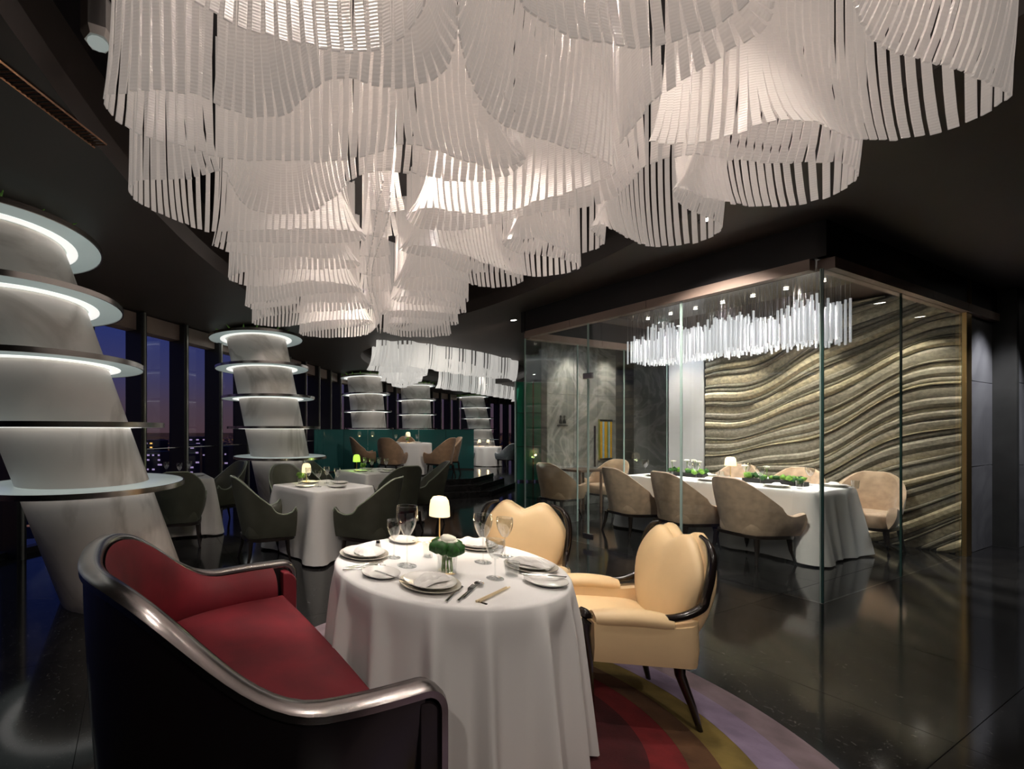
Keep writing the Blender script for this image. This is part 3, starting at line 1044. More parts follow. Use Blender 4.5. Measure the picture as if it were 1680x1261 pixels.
# ------------------------------------------------------------------ round rug under the near table
RC = Vector((.83, 2.12))
rug = thing('round_rug', 'round rug of red, mustard and lilac rings under the near table', 'rug', (RC.x, RC.y, 0))
RR = [(0, .40, 'rug0'), (.40, .60, 'rug0'), (.60, .74, 'rug1'), (.74, .86, 'rug2'), (.86, 1.00, 'rug3'), (1.00, 1.16, 'rug4'), (1.16, 1.32, 'rug5')]
for k, (r0, r1, mn) in enumerate(RR):
    mb = MB()
    h = .010 + .0015 * (k % 2)
    if r0 == 0:
        mb.lathe([(r1, 0), (r1, h), (.001, h)], 96, cap0=False, cap1=False)
    else:
        mb.lathe([(r0, 0), (r0, h), (r1, h), (r1, 0)], 96, cap0=False, cap1=False)
    mb.build('ring', M[mn], rug, ang=30)

# ------------------------------------------------------------------ tablecloths and tables
def cloth(name, label, loc, rz, outline, H=.75, hem=.02, nfold=14, amp=.035, flare=.05, corner=0., seed=1, n=168, group=None):
    """outline(th) -> (x,y) of the table edge"""
    R = random.Random(seed)
    ph = [R.uniform(0, 6.28) for _ in range(4)]
    mb = MB()
    pts = [outline(2*PI*i/n) for i in range(n)]
    rows = []
    zt = H + .004
    for s in (.02, .35, .7, .93):
        rows.append([(x*s, y*s, zt) for x, y in pts])
    def nrm(i):
        a, b = Vector(pts[i-1]), Vector(pts[(i+1) % n])
        d = (b - a).normalized()
        return Vector((d.y, -d.x))
    N = [nrm(i) for i in range(n)]
    rows.append([(x*.985, y*.985, zt - .001) for x, y in pts])
    for off, dz in ((.004, .004), (.011, .014)):
        rows.append([(pts[i][0] + N[i].x*off, pts[i][1] + N[i].y*off, zt - dz) for i in range(n)])
    rmax = max(math.hypot(*p) for p in pts)
    L = 14
    for k in range(1, L + 1):
        h = k / L
        row = []
        for i in range(n):
            th = 2*PI*i/n
            w = th * nfold + ph[0] + 1.1*math.sin(2*th + ph[1]) + .7*math.sin(5*th + ph[2])
            f = math.cos(w)
            f = math.cos(w + 1.05 * math.sin(w)) if nfold > 12 else math.copysign(abs(f) ** .7, f)
            f += .35 * math.cos(w * .5 + ph[3])
            cn = max(0., (math.hypot(*pts[i]) / rmax) ** 6) if corner else 0.
            d = .012 + flare * h + amp * f * (h ** .8 * .75 + .25 * min(1, h * 5)) * (1 - .5 * cn) + corner * cn * h ** .9
            d = max(d, .012 - .075 * min(1, max(0, h - .08) * 4))
            row.append((pts[i][0] + N[i].x*d, pts[i][1] + N[i].y*d, lerp(zt - .02, hem + (.006 * math.cos(w*.5)), h)))
        rows.append(row)
    rs = mb.grid(rows, True)
    mb.f.append(tuple(rs[0]))
    o = mb.build(name, M['cloth'], None, ang=60)
    o.location = loc
    o.rotation_euler = (0, 0, rz)
    return tag(o, label, 'tablecloth', group)

def table(label, loc, rz, outline, H=.75, legs=None, n=48, foot=.22):
    t = thing('dining_table', label, 'table', loc, rz)
    mb = MB()
    mb.prism([tuple(c * .995 for c in outline(2*PI*i/n)) for i in range(n)], H - .03, H)
    mb.build('tabletop', M['tabletop'], t, smooth=False)
    for x, y in (legs or [(0, 0)]):
        MB().lathe([(foot, 0), (foot, .02), (.05, .035), (.04, .06), (.04, H - .06), (.10, H - .03)], 20, x, y, .012 if H == .75 and not legs else 0).build('pedestal', M['chair_leg'], t)
    return t
def circ(r):
    return lambda th: (r * math.cos(th), r * math.sin(th))
def rect(hx, hy, n=9.):
    def f(th):
        c, s = math.cos(th), math.sin(th)
        return (hx * math.copysign(abs(c) ** (2/n), c), hy * math.copysign(abs(s) ** (2/n), s))
    return f
def rect_even(hx, hy, rad=.03):
    """rectangle outline sampled evenly along its edge"""
    per = 4 * (hx + hy)
    def f(th):
        d = (th / (2*PI)) * per
        segs = [((hx, -hy), (hx, hy)), ((hx, hy), (-hx, hy)), ((-hx, hy), (-hx, -hy)), ((-hx, -hy), (hx, -hy))]
        d = (d + hy) % per
        for a, b in segs:
            L = math.hypot(b[0]-a[0], b[1]-a[1])
            if d <= L + 1e-9:
                u = d / L
                x, y = lerp(a[0], b[0], u), lerp(a[1], b[1], u)
                # soften the corners
                ex, ey = abs(x) - (hx - rad), abs(y) - (hy - rad)
                if ex > 0 and ey > 0:
                    m = math.hypot(ex, ey)
                    k = rad / m if m > 1e-6 else 1
                    x = math.copysign(hx - rad + ex * min(1, k), x)
                    y = math.copysign(hy - rad + ey * min(1, k), y)
                return (x, y)
            d -= L
        return (hx, -hy)
    return f

TC = Vector((.579, 2.118))
TR = .528
table('round pedestal table hidden under the near white tablecloth', (TC.x, TC.y, 0), 0, circ(TR))
cloth('round_tablecloth', 'white floor-length cloth with deep folds on the near round table', (TC.x, TC.y, 0), 0, circ(TR), nfold=17, amp=.046, flare=.045, seed=4, n=420)

# ------------------------------------------------------------------ red velvet sofa
F0 = Vector((-.264, 2.516))
EU = Vector((.405, -.914)).normalized()
EV = Vector((-.914, -.405)).normalized()
def make_sofa():
    t = thing('curved_sofa', 'curved red velvet sofa with black lacquered shell and rail', 'sofa', (F0.x, F0.y, 0))
    def W(u, v, z):
        p = EU * u + EV * v
        return (p.x, p.y, z)
    uc, hu, vm, ne = .595, .715, .94, 2.5
    NS = 64
    def path(s, ins=0.):
        # s 0..1 from far arm front round the back to near arm front
        th = PI * s
        c, sn = math.cos(th), math.sin(th)
        u = uc - (hu - ins) * math.copysign(abs(c) ** (2/ne), c)
        v = (vm - ins) * abs(sn) ** (2/ne) - .04 * (1 - abs(sn)) ** 4
        return u, v
    def ztop(s):
        u, v = path(s)
        b = sstep(.26, .96, v / vm) if s > .5 else sstep(.34, 1.0, v / vm)
        z = .605 + .335 * b ** 1.3
        return z
    S = [i / NS for i in range(NS + 1)]
    # even out the arm tips
    S = sorted(set([.0, .004, .012, .025, .04] + S + [1 - q for q in (.0, .004, .012, .025, .04)]))
    # outer shell
    mb = MB()
    rows = []
    for q in (0, .15, .5, .85, 1.):
        row = []
        for s in S:
            ins = .02 * (1 - q) + .0
            u, v = path(s, .05 * (1 - q) ** 1.5)
            row.append(W(u, v, lerp(.07, ztop(s) - .02, q)))
        rows.append(row)
    for q in (1., .0):
        row = []
        for s in S:
            u, v = path(s, .05 + .05 * (1 - q))
            row.append(W(u, v, lerp(.07, ztop(s) - .022, q)))
        rows.append(row)
    rs = mb.grid(rows)
    for k in range(len(rs) - 1):
        pass
    mb.f.append(tuple(r[0] for r in rs))
    mb.f.append(tuple(r[-1] for r in reversed(rs)))
    mb.build('shell', M['sofa_shell'], t, ang=50)
    # rail: sweeps round the top edge and turns down over both arm fronts
    st = []
    def frame(s):
        u0, v0 = path(max(s - .004, 0)); u1, v1 = path(min(s + .004, 1))
        d = Vector((u1 - u0, v1 - v0)).normalized()
        return Vector((d.y, -d.x))          # points to the inside of the sofa
    for s in S:
        u, v = path(s)
        st.append((u, v, ztop(s), frame(s) if .01 < s < .99 else Vector((1 if s < .5 else -1, 0))))
    def down(s, nrm_):
        u, v = path(s)
        z = ztop(s)
        out = []
        for k in range(1, 8):
            an = PI / 2 * k / 7
            out.append((u, v - .075 * math.sin(an), z - .075 * (1 - math.cos(an)), nrm_))
        for zz in (.40, .25, .09):
            out.append((u, v - .075, zz, nrm_))
        return out
    st = list(reversed(down(0, Vector((1, 0))))) + st + down(1, Vector((-1, 0)))
    P3 = [Vector((u, v, z)) for u, v, z, _ in st]
    rows = []
    for k, (u, v, z, nn) in enumerate(st):
        t_ = (P3[min(k+1, len(P3)-1)] - P3[max(k-1, 0)]).normalized()
        lat = Vector((nn.x, nn.y, 0))
        upv = t_.cross(lat).normalized()
        if k > 3 and k < len(st) - 3 and upv.z < 0: upv = -upv
        if (k <= 9 or k >= len(st) - 10) and upv.y > .01: upv = -upv
        row = []
        for ins, dz in ((-.012, -.020), (-.014, .002), (.004, .013), (.028, .015), (.050, .012), (.062, .0), (.058, -.020)):
            q = P3[k] + lat * ins + upv * dz
            row.append(W(q.x, q.y, q.z))
        rows.append(row)
    mb = MB()
    rs = mb.grid(rows, True)
    mb.f.append(tuple(rs[0]))
    mb.f.append(tuple(reversed(rs[-1])))
    mb.build('rail', M['rail'], t, ang=60)
    # arm fronts
    for s, mt in ((0., M['velvet']), (1., M['sofa_shell'])):
        u0, v0 = path(s, .0)
        u1, v1 = path(s, .115)
        a, b = min(u0, u1), max(u0, u1)
        mb = MB()
        z1 = ztop(s) - .022
        pr = [(v0 + .02, .05), (v0 - .062, .05), (v0 - .062, z1 - .08)]
        for k in range(1, 7):
            an = PI / 2 * k / 6
            pr.append((v0 - .062 * math.cos(an) , z1 - .08 + .065 * math.sin(an)))
        pr.append((v0 + .02, z1 - .015))
        f = mb.ring([W(a + .004, v, z) for v, z in pr])
        g = mb.ring([W(b, v, z) for v, z in pr])
        mb.quadstrip(f, g, True)
        mb.f.append(tuple(f))
        mb.f.append(tuple(reversed(g)))
        mb.build('arm_front', mt, t, bevel=.006)
    # inner padding: upright cushion round the inside
    mb = MB()
    rows = []
    for q in range(9):
        h = q / 8
        row = []
        for s in S[2:-2]:
            zt = ztop(s) - .012
            bulge = .098 + .050 * math.sin(PI * min(1, h * 1.05)) ** .8
            u, v = path(s, bulge if h < .99 else .07)
            row.append(W(u, max(v, -.02), lerp(.36, zt, h)))
        rows.append(row)
    mb.grid(rows)
    mb.build('back_cushion', M['velvet'], t, ang=80)
    # seat cushion
    mb = MB()
    inner = []
    for s in S[3:-3]:
        u, v = path(s, .10)
        inner.append((u, max(v, .0)))
    front = [(lerp(inner[-1][0], inner[0][0], k / 14), -.03 - .015 * math.sin(PI * k / 14)) for k in range(15)]
    loop = inner + front
    cu, cv = uc, .40
    rows = []
    for sc_, z in ((1.0, .16), (1.0, .40), (.985, .43), (.955, .448), (.85, .462), (.6, .472), (.3, .475), (.02, .476)):
        rows.append([W(cu + (u - cu) * sc_, cv + (v - cv) * sc_, z) for u, v in loop])
    rs = mb.grid(rows, True)
    mb.f.append(tuple(rs[-1]))
    mb.build('seat_cushion', M['velvet'], t, ang=70)
    # plinth
    mb = MB()
    lp = []
    for s in S:
        u, v = path(s, .07)
        lp.append((u, max(v, .03)))
    w2 = [(EU * u + EV * v) for u, v in lp]
    mb.prism([(p.x, p.y) for p in w2], .012, .20)
    mb.build('plinth', M['black'], t, smooth=False)
    return t
make_sofa()

# ------------------------------------------------------------------ cream leather armchairs
def heart(nn=48, w=.26, z0=.40, zt=.865, lobe=.05):
    """outline of the heart-topped back in (x,z)"""
    pts = []
    for i in range(nn):
        th = 2*PI*i/nn
        c, s = math.cos(th), math.sin(th)
        x = math.copysign(abs(c) ** (2/2.5), c)
        zz = math.copysign(abs(s) ** (2/2.5), s)
        h = (zz + 1) / 2
        wd = w * lerp(.80, 1.0, sstep(0, .75, h)) * (1 - .05 * sstep(.8, 1., h))
        z = lerp(z0, zt, h)
        if zz > 0:
            z += lobe * (math.exp(-((abs(x) - .48) / .36) ** 2) - .62 * math.exp(-(x / .36) ** 2)) * sstep(.1, .95, zz)
        pts.append((x * wd, z))
    return pts
def make_armchair(label):
    t = thing('cream_armchair', label, 'armchair', (0, 0, 0), 0, 'cream leather armchairs at the near table')
    tilt = math.tan(math.radians(11))
    def yb(z): return .175 + (z - .40) * tilt
    def plate(scale, y0, y1, puff, name, mt, z0=.40, zt=.865, n=48, par=t, w=.26):
        hp = heart(n, z0=z0, zt=zt, w=w)
        cx, cz = 0, (z0 + zt) / 2
        mb = MB()
        rows = []
        for s_, d in ((.02, y0 - puff), (.5, y0 - puff * .85), (.8, y0 - puff * .5), (.95, y0), (1., y0 + .018), (1., y1 - .015), (.95, y1), (.5, y1 + .006), (.02, y1 + .008)):
            rows.append([(cx + (x - cx) * s_ * scale, yb(cz + (z - cz) * s_ * scale) + d, cz + (z - cz) * s_ * scale) for x, z in hp])
        rs = mb.grid(rows, True)
        mb.f.append(tuple(rs[0]))
        mb.f.append(tuple(rs[-1]))
        return mb.build(name, mt, par, ang=70)
    plate(1.0, 0., .055, .03, 'backrest', M['beige_leather'])
    plate(1.045, .048, .105, .0, 'back_shell', M['beige_leather'], z0=.34)
    # dark wood edge round the back
    hp = heart(64)
    cz = (.40 + .865) / 2
    path = []
    for x, z in hp + hp[:1]:
        xs_, zs_ = x * 1.05, cz + (z - cz) * 1.045
        path.append((xs_, yb(zs_) + .05, zs_))
    for sgn in (-1, 1):
        key = [(.165, .898), (.225, .875), (.262, .82), (.274, .74), (.270, .66), (.262, .60)]
        P3 = [Vector((sgn * x, yb(z) + .05, z)) for x, z in key] + [Vector((sgn * .262, .205, .562)), Vector((sgn * .264, .15, .545)), Vector((sgn * .268, .10, .538))]
        MB().tube([tuple(p) for p in catmull(P3, 5)], lambda q: .010 + .009 * sstep(0, .25, q), 10, up=(1, 0, 0)).build('back_trim', M['wood_dark'], t)
    # seat
    mb = MB()
    rows = []
    pl = [(math.copysign(abs(math.cos(a)) ** .4, math.cos(a)) * .245, -.01 + math.copysign(abs(math.sin(a)) ** .4, math.sin(a)) * .245) for a in [2*PI*i/40 for i in range(40)]]
    for s_, z in ((.97, .33), (1, .35), (1, .42), (.97, .445), (.85, .458), (.5, .466), (.02, .468)):
        rows.append([(x*s_, y*s_, z) for x, y in pl])
    rs = mb.grid(rows, True)
    mb.f.append(tuple(rs[0]))
    mb.f.append(tuple(rs[-1]))
    mb.build('seat', M['beige_leather'], t, ang=60)
    # arms: upholstered side panel wrapping to the back, with a roll on top
    for sgn in (-1, 1):
        mb = MB()
        rows = []
        N = 16
        def plan(u):
            y = lerp(-.245, .20, min(1, u / .75))
            x = .285
            if u > .75:
                k = (u - .75) / .25
                y = .20 + .085 * math.sin(k * PI / 2)
                x = .285 - .16 * (1 - math.cos(k * PI / 2))
            return x, y
        for i in range(N + 1):
            u = i / N
            x, y = plan(u)
            zt = .505 + .03 * sstep(.6, 1., u)
            inn = .075
            row = [(x, y, .325), (x + .012, y, .40), (x + .004, y, zt), (x - inn, y, zt), (x - inn, y, .325)]
            rows.append([(sgn * a, b, c) for a, b, c in row])
        rs = mb.grid(rows, True)
        mb.f.append(tuple(rs[0]))
        mb.f.append(tuple(rs[-1]))
        mb.build('arm_panel', M['beige_leather'], t, ang=50)
        mb = MB()
        P = [(sgn * .252, -.235 + .36 * k / 8, .515 + .012 * math.sin(PI * k / 8)) for k in range(9)]
        mb.tube(P, lambda q: .050 * (1 - .18 * (2*q - 1) ** 4), 14, flat=.82)
        mb.build('arm_roll', M['beige_leather'], t, ang=70)
        # front post = front leg
        mb = MB()
        P = [(sgn * .275, -.255, .012), (sgn * .275, -.258, .15), (sgn * .272, -.268, .33), (sgn * .270, -.285, .45), (sgn * .268, -.284, .50), (sgn * .267, -.280, .53), (sgn * .266, -.274, .548), (sgn * .2655, -.270, .556), (sgn * .265, -.268, .560)]
        mb.tube(P, lambda q: (.017 + .018 * sstep(0, .6, q)) * math.sqrt(max(.02, 1 - max(0, (q - .55) / .45) ** 3)), 14)
        mb.build('front_leg', M['wood_dark'], t, ang=60)
        mb = MB()
        P = [(sgn * .215, .285, .012), (sgn * .205, .255, .12), (sgn * .19, .21, .25), (sgn * .19, .20, .345)]
        mb.tube(P, lambda q: .013 + .016 * q, 8)
        mb.build('rear_leg', M['wood_dark'], t, ang=60)
    return t
arm1 = make_armchair('cream leather heart-backed armchair at right, facing left, on rug')
arm1.scale = (1, .9, 1)
arm1.location = (1.510, 2.267, 0)
arm1.rotation_euler = (0, 0, math.radians(-100))
dup(arm1, (1.206, 2.77, 0), math.radians(-34), 'cream leather heart-backed armchair behind the near table, mostly hidden by it')

# ------------------------------------------------------------------ tub chairs
def make_tub(name, label, cat, mt, piping=None, group=None, back=.90, arm=.60, w=.29, d=.29, lip=.03, base=.30, rail=False):
    t = thing(name, label, cat, (0, 0, 0), 0, group)
    NS = 36
    def path(s, ins=0., lean=0.):
        # from right arm front round the back to the left arm front
        if s < .28 or s > .72:
            k = s / .28 if s < .28 else (1 - s) / .28
            y = lerp(-.27, .0, k)
            x = (w - ins) + .012 * (1 - k) ** 2
            sx = 1 if s < .5 else -1
            return sx * x, y
        th = PI * (s - .28) / .44
        return (w - ins) * math.cos(th), (d - ins + lean) * math.sin(th)
    def zt(s):
        e = min(s, 1 - s) / .5
        z = arm + (back - arm) * sstep(.42, .92, e)
        z -= .03 * math.sin(PI * min(1, e / .55)) ** 2
        z += lip * (1 - sstep(.0, .12, e)) - .05 * (1 - sstep(0, .03, e))
        return z
    S = [i / NS for i in range(NS + 1)]
    S = sorted(set(S + [.006, .015, .994, .985]))
    mb = MB()
    rows = []
    for q in (0, .2, .45, .7, .9, 1.):
        row = []
        for s in S:
            ln = .07 * q ** 1.5
            x, y = path(s, .055 * (1 - q) ** 2, ln)
            row.append((x * (1 + .02 * q), y, lerp(base, zt(s) - .012, q)))
        rows.append(row)
    for q, ins in ((1., .018), (1., .045), (.8, .062), (.5, .07), (.2, .07), (.0, .07)):
        row = []
        for s in S:
            ln = .07 * q ** 1.5
            x, y = path(s, ins, ln)
            top = zt(s) + (.0 if ins == .018 else -.008 if ins == .045 else -.012)
            row.append((x, y, lerp(base + .08, top, q)))
        rows.append(row)
    rs = mb.grid(rows)
    mb.f.append(tuple(r[0] for r in rs))
    mb.f.append(tuple(r[-1] for r in reversed(rs)))
    sh = mb.build('tub_back', mt, t, ang=55)
    if piping:
        P = []
        for s in S:
            x, y = path(s, .004, .07)
            P.append((x * 1.02, y, zt(s) - .004))
        MB().tube(P, .008, 6).build('piping', piping, sh)
    mb = MB()
    pl = []
    for i in range(40):
        a = 2*PI*i/40
        c, s_ = math.cos(a), math.sin(a)
        pl.append((math.copysign(abs(c) ** .45, c) * (w - .065), -.01 + math.copysign(abs(s_) ** (.45 if s_ < 0 else .8), s_) * (.27 if s_ < 0 else .235)))
    rows = []
    for k, z in ((.96, base - .005), (1, base + .02), (1, .42), (.97, .445), (.85, .455), (.5, .462), (.02, .464)):
        rows.append([(x*k, y*k, z) for x, y in pl])
    rs = mb.grid(rows, True)
    mb.f.append(tuple(rs[0]))
    mb.f.append(tuple(rs[-1]))
    mb.build('seat', mt, t, ang=60)
    mb = MB()
    pl2 = [(x * 1.10, y * 1.06) for x, y in pl]
    mb.prism(pl2, base - .035, base - .004)
    mb.build('base_rail', M['chair_leg'], t, ang=40)
    for sx in (-1, 1):
        for sy in (-1, 1):
            P = [(sx * (w - .055) * 1.02, sy * .215 + (.02 if sy > 0 else -.01), 0), (sx * (w - .07), sy * .20, .14), (sx * (w - .08), sy * .19, base - .03)]
            MB().tube(P, lambda q: .013 + .013 * q, 8).build('leg', M['chair_leg'], t, ang=60)
    return t
def face(fx, fy):
    return math.atan2(fx, -fy)

# --- private dining room table, chairs
prA, prB = (.52, 2.42), (1.36, 2.42)
pc = G((prA[0] + prA[1]) / 2, (prB[0] + prB[1]) / 2)
hx, hy = (prB[1] - prB[0]) / 2, (prA[1] - prA[0]) / 2
table('long rectangular table under white cloth inside the glass room', pc, ROOM_ROT, rect_even(hx, hy), legs=[(0, -.6), (0, .6)], n=64)
cloth('long_tablecloth', 'white floor-length cloth on the long table inside the glass room', pc, ROOM_ROT, rect_even(hx, hy), nfold=16, amp=.014, flare=.012, corner=.13, seed=3, n=220)
tub_b = make_tub('velvet_tub_chair', 'beige velvet tub chair, nearest of three on near side of private table', 'chair', M['beige_velvet'], group='beige tub chairs in the glass room', arm=.55, back=.90, lip=0.)
tub_b.location = G(.88, 1.07)
fB = face(.995, .10)
tub_b.rotation_euler = (0, 0, fB)
dup(tub_b, G(1.52, 1.07), fB, 'beige velvet tub chair, middle of three on near side of private table')
dup(tub_b, G(2.14, 1.07), fB, 'beige velvet tub chair, farthest of three, beside the striped panel')
dup(tub_b, G(1.82, 2.80), face(-B.x, -B.y), 'beige velvet tub chair on wall side of private table, behind lamp')
dup(tub_b, G(1.19, 2.80), face(-B.x, -B.y), 'beige velvet tub chair on wall side of private table, behind right flower tray')
dup(tub_b, G(.56, 2.80), face(-B.x, -B.y), 'beige velvet tub chair at right corner of private table, by relief wall')

# --- olive chairs and square tables
olive = make_tub('olive_tub_chair', 'olive leather tub chair in front left of square table, facing right', 'chair', M['green_leather'], piping=M['green_piping'], group='olive tub chairs', arm=.575, back=.92, lip=.045, w=.30)
sqc = Vector((-.04, 5.12))
d1, d2 = Vector((-.62, .78)), Vector((.78, .62))
sqr = math.atan2(d2.y, d2.x)
table('square table under white cloth between olive chairs', (sqc.x, sqc.y, 0), sqr, rect_even(.42, .42), n=48)
cloth('square_tablecloth', 'white floor-length cloth on square table between olive chairs', (sqc.x, sqc.y, 0), sqr, rect_even(.42, .42), nfold=9, amp=.016, flare=.02, corner=.12, seed=9)
olive.location = (-.66, 4.66, 0)
olive.rotation_euler = (0, 0, face(.93, .36))
dup(olive, (.46, 4.62, 0), face(-.88, .47), 'olive leather tub chair in front right of square table, facing left')
dup(olive, (-.46, 5.90, 0), face(.5, -.87), 'olive leather tub chair behind square table, below the nearest green lamp')
# table two
sq2 = Vector((.78, 6.9))
table('small square table under white cloth behind olive chairs', (sq2.x, sq2.y, 0), .5, rect_even(.45, .45), n=48)
cloth('second_square_tablecloth', 'white cloth on second square table behind the olive chairs', (sq2.x, sq2.y, 0), .5, rect_even(.45, .45), nfold=9, amp=.016, flare=.02, corner=.12, seed=12)
dup(olive, (-.02, 7.15, 0), face(.95, -.3), 'olive leather tub chair left of second square table, beside the column')
dup(olive, (1.02, 6.15, 0), face(-.35, .93), 'olive leather tub chair in front of second square table')
dup(olive, (1.55, 6.75, 0), face(-1, .1), 'olive leather tub chair right of second square table, near the steps')
# table by the window, behind the near column
sq3 = Vector((-2.05, 6.05))
table('square table under white cloth by window behind near column', (sq3.x, sq3.y, 0), .45, rect_even(.40, .40), n=48)
cloth('window_tablecloth', 'white cloth on table by window behind the near column', (sq3.x, sq3.y, 0), .45, rect_even(.40, .40), nfold=9, amp=.016, flare=.02, corner=.12, seed=15)
dup(olive, (-1.80, 5.35, 0), face(-.25, .97), 'olive leather tub chair with its back to us by the near column')
dup(olive, (-1.55, 6.62, 0), face(-.75, -.66), 'olive leather tub chair by window, right of the near column')

# ------------------------------------------------------------------ raised platform with steps, teal screen and far dining group
pf = struct_empty('floor_platform', 'raised black stone platform with two steps', 'platform')
def poly(px): return [U(x, y, 0) for x, y in px]
PFX = [(-.45, 10.0), (.5, 9.35), (1.8, 9.1), (3.2, 9.6), (4.15, 10.8), (4.35, 11.75), (3.6, 12.3), (1.0, 11.95), (.1, 11.4)]
for k, (ex, z0, z1) in enumerate(((.50, 0, .11), (.25, .11, .22), (.0, .22, .33))):
    cxp, cyp = 1.9, 11.4
    pts = []
    for x, y in PFX:
        v = Vector((x - cxp, y - cyp))
        L = v.length
        e_ = ex * sstep(11.9, 11.0, y) if False else (ex if y < 11.2 else 0.)
        v = v * ((L + e_) / L)
        pts.append((cxp + v.x, cyp + v.y))
    MB().prism(pts, z0 + .001, z1).build('step', M['floor'], pf, smooth=False, bevel=.006)
ts = thing('teal_screen', 'low curved teal glass screen on the far platform', 'screen', (0, 0, 0))
scp = [(-.28, 10.2), (-.02, 11.0), (.6, 11.5), (1.5, 11.85), (2.5, 12.05), (3.4, 11.98), (4.12, 11.65)]
cc = even(catmull(scp), .74)
for p, q in zip(cc, cc[1:]):
    d = (q - p)
    L = d.length
    Mx = Matrix.Translation((p.x, p.y, 0)) @ Matrix.Rotation(math.atan2(d.y, d.x), 4, 'Z')
    MB().box(.006, L - .006, -.008, .008, .34, 1.40, Mx).build('pane', M['teal_glass'], ts, smooth=False)
    MB().box(0, L, -.02, .02, .33, .36, Mx).build('base_channel', M['mullion'], ts, smooth=False)
    MB().box(0, L, -.012, .012, 1.40, 1.415, Mx).build('top_cap', M['glass_edge'], ts, smooth=False)
PT = Vector((1.98, 10.75))
table('round table under white cloth on the far platform', (PT.x, PT.y, .331), 0, circ(.60))
cloth('platform_tablecloth', 'white cloth on round table on the far platform', (PT.x, PT.y, .331), 0, circ(.60), nfold=12, amp=.02, flare=.03, seed=21, n=120)
tan = make_tub('tan_tub_chair', 'tan velvet tub chair with its back to us on platform', 'chair', M['tan_velvet'], group='tan tub chairs on the platform', arm=.56, back=.90, lip=0.)
def around(ang, r, label, first=None):
    p = PT + Vector((math.cos(ang), math.sin(ang))) * r
    rz = face(-math.cos(ang), -math.sin(ang))
    if first:
        first.location = (p.x, p.y, .331)
        first.rotation_euler = (0, 0, rz)
    else:
        dup(tan, (p.x, p.y, .331), rz, label)
around(math.radians(238), .95, '', tan)
around(math.radians(180), 1.05, 'tan velvet tub chair at left of platform table, facing right')
around(math.radians(312), .98, 'tan velvet tub chair at right front of platform table')
around(math.radians(5), 1.05, 'tan velvet tub chair at right of platform table, facing left')
around(math.radians(80), .86, 'tan velvet tub chair behind platform table, in front of teal screen')
# table and chair far right beyond the screen
FT = Vector((6.25, 17.2))
table('round table under white cloth beyond the teal screen', (FT.x, FT.y, 0), 0, circ(.62))
cloth('far_tablecloth', 'white cloth on farthest round table, right of teal screen', (FT.x, FT.y, 0), 0, circ(.62), nfold=12, amp=.02, flare=.03, seed=25, n=100)
gch = make_tub('grey_tub_chair', 'grey blue tub chair in front of farthest round table', 'chair', M['grey_velvet'], group='grey chairs at the farthest table', arm=.56, back=.90, lip=0.)
gch.location = (6.75, 16.35, 0)
gch.rotation_euler = (0, 0, face(-.5, .85))
dup(gch, (5.35, 16.9, 0), face(.95, .3), 'grey blue tub chair at left of farthest round table')

# green glass screen beyond the private room
gs = thing('green_glass_screen', 'tall green tinted glass screen left of the glass room', 'screen', (0, 0, 0))
ga, gb = Vector(((846 - PX0) / F_PX * 11.8, 11.8)), Vector(((930 - PX0) / F_PX * 11.9, 11.9))
gdv = (gb - ga)
gL = gdv.length
Mg = Matrix.Translation((ga.x, ga.y, 0)) @ Matrix.Rotation(math.atan2(gdv.y, gdv.x), 4, 'Z')
ng = 6
for k in range(ng):
    x0, x1 = gL * k / ng, gL * (k + 1) / ng
    for z0, z1 in ((.05, .95), (.96, 1.86), (1.87, 2.70)):
        MB().box(x0 + .012, x1 - .012, -.01, .01, z0, z1, Mg).build('pane', M['green_glass'], gs, smooth=False)
    MB().box(x0 - .014, x0 + .014, -.03, .03, 0, 2.72, Mg).build('mullion', M['brown_wood'] if k else M['glass_edge_pale'], gs, smooth=False)
for z in (.955, 1.865):
    MB().box(0, gL, -.02, .02, z - .006, z + .006, Mg).build('crossbar', M['steel'], gs, smooth=False)

# brown dining set added to stand for a reflection in the marble wall
bt = thing('reflection_table', 'dark brown table standing in for a reflection in the grey marble wall', 'table', G(3.45, 1.88), rB)
MB().box(-.30, .30, -.20, .20, .70, .74).build('tabletop', M['brown_wood'], bt, smooth=False, bevel=.006)
for sx in (-.26, .26):
    for sy in (-.16, .16):
        MB().tube([(sx, sy, 0), (sx, sy, .70)], .02, 6).build('leg', M['brown_wood'], bt)
br = make_tub('reflection_tub_chair', 'brown stand-in chair for marble reflection, left end of dark side table', 'chair', M['tan_velvet'], group='brown chairs standing in for a marble reflection', arm=.56, back=.88, lip=0.)
br.location = G(3.40, 1.25)
br.rotation_euler = (0, 0, face(B.x, B.y))
dup(br, G(3.42, 2.50), face(-B.x, -B.y), 'brown stand-in chair for marble reflection, right end of dark side table')

# ------------------------------------------------------------------ ceiling downlights of the hall, most of them added to brighten things
def downlight(x, y, power, label, target=None, spot=80, col=(1, .90, .80), zc=CEIL):
    t = thing('ceiling_downlight', label, 'downlight', (x, y, zc), 0, 'recessed ceiling downlights')
    MB().lathe([(.040, -.002), (.055, -.008), (.058, 0)], 20, cap0=False, cap1=False).build('trim_ring', M['black'], t)
    MB().lathe([(.040, -.001), (.001, -.0011)], 20, cap0=False, cap1=False).build('lamp_face', M['lamp_face'], t)
    light('downlight_beam', 'SPOT', (x, y, zc - .03), power, col, .06, target or (x, y, 0), spot, .7)
downlight(-.9, -.9, 60, 'added ceiling downlight, unseen behind the viewpoint on the left, aimed at near table', (.5, 2.2, .6), 70)  # unseen lamp added to brighten the near table and sofa
downlight(1.6, -1.1, 75, 'added ceiling downlight, unseen behind the viewpoint on the right, aimed at near table', (.9, 2.2, .6), 70)  # second unseen lamp, added so cloth and chairs are not too dark
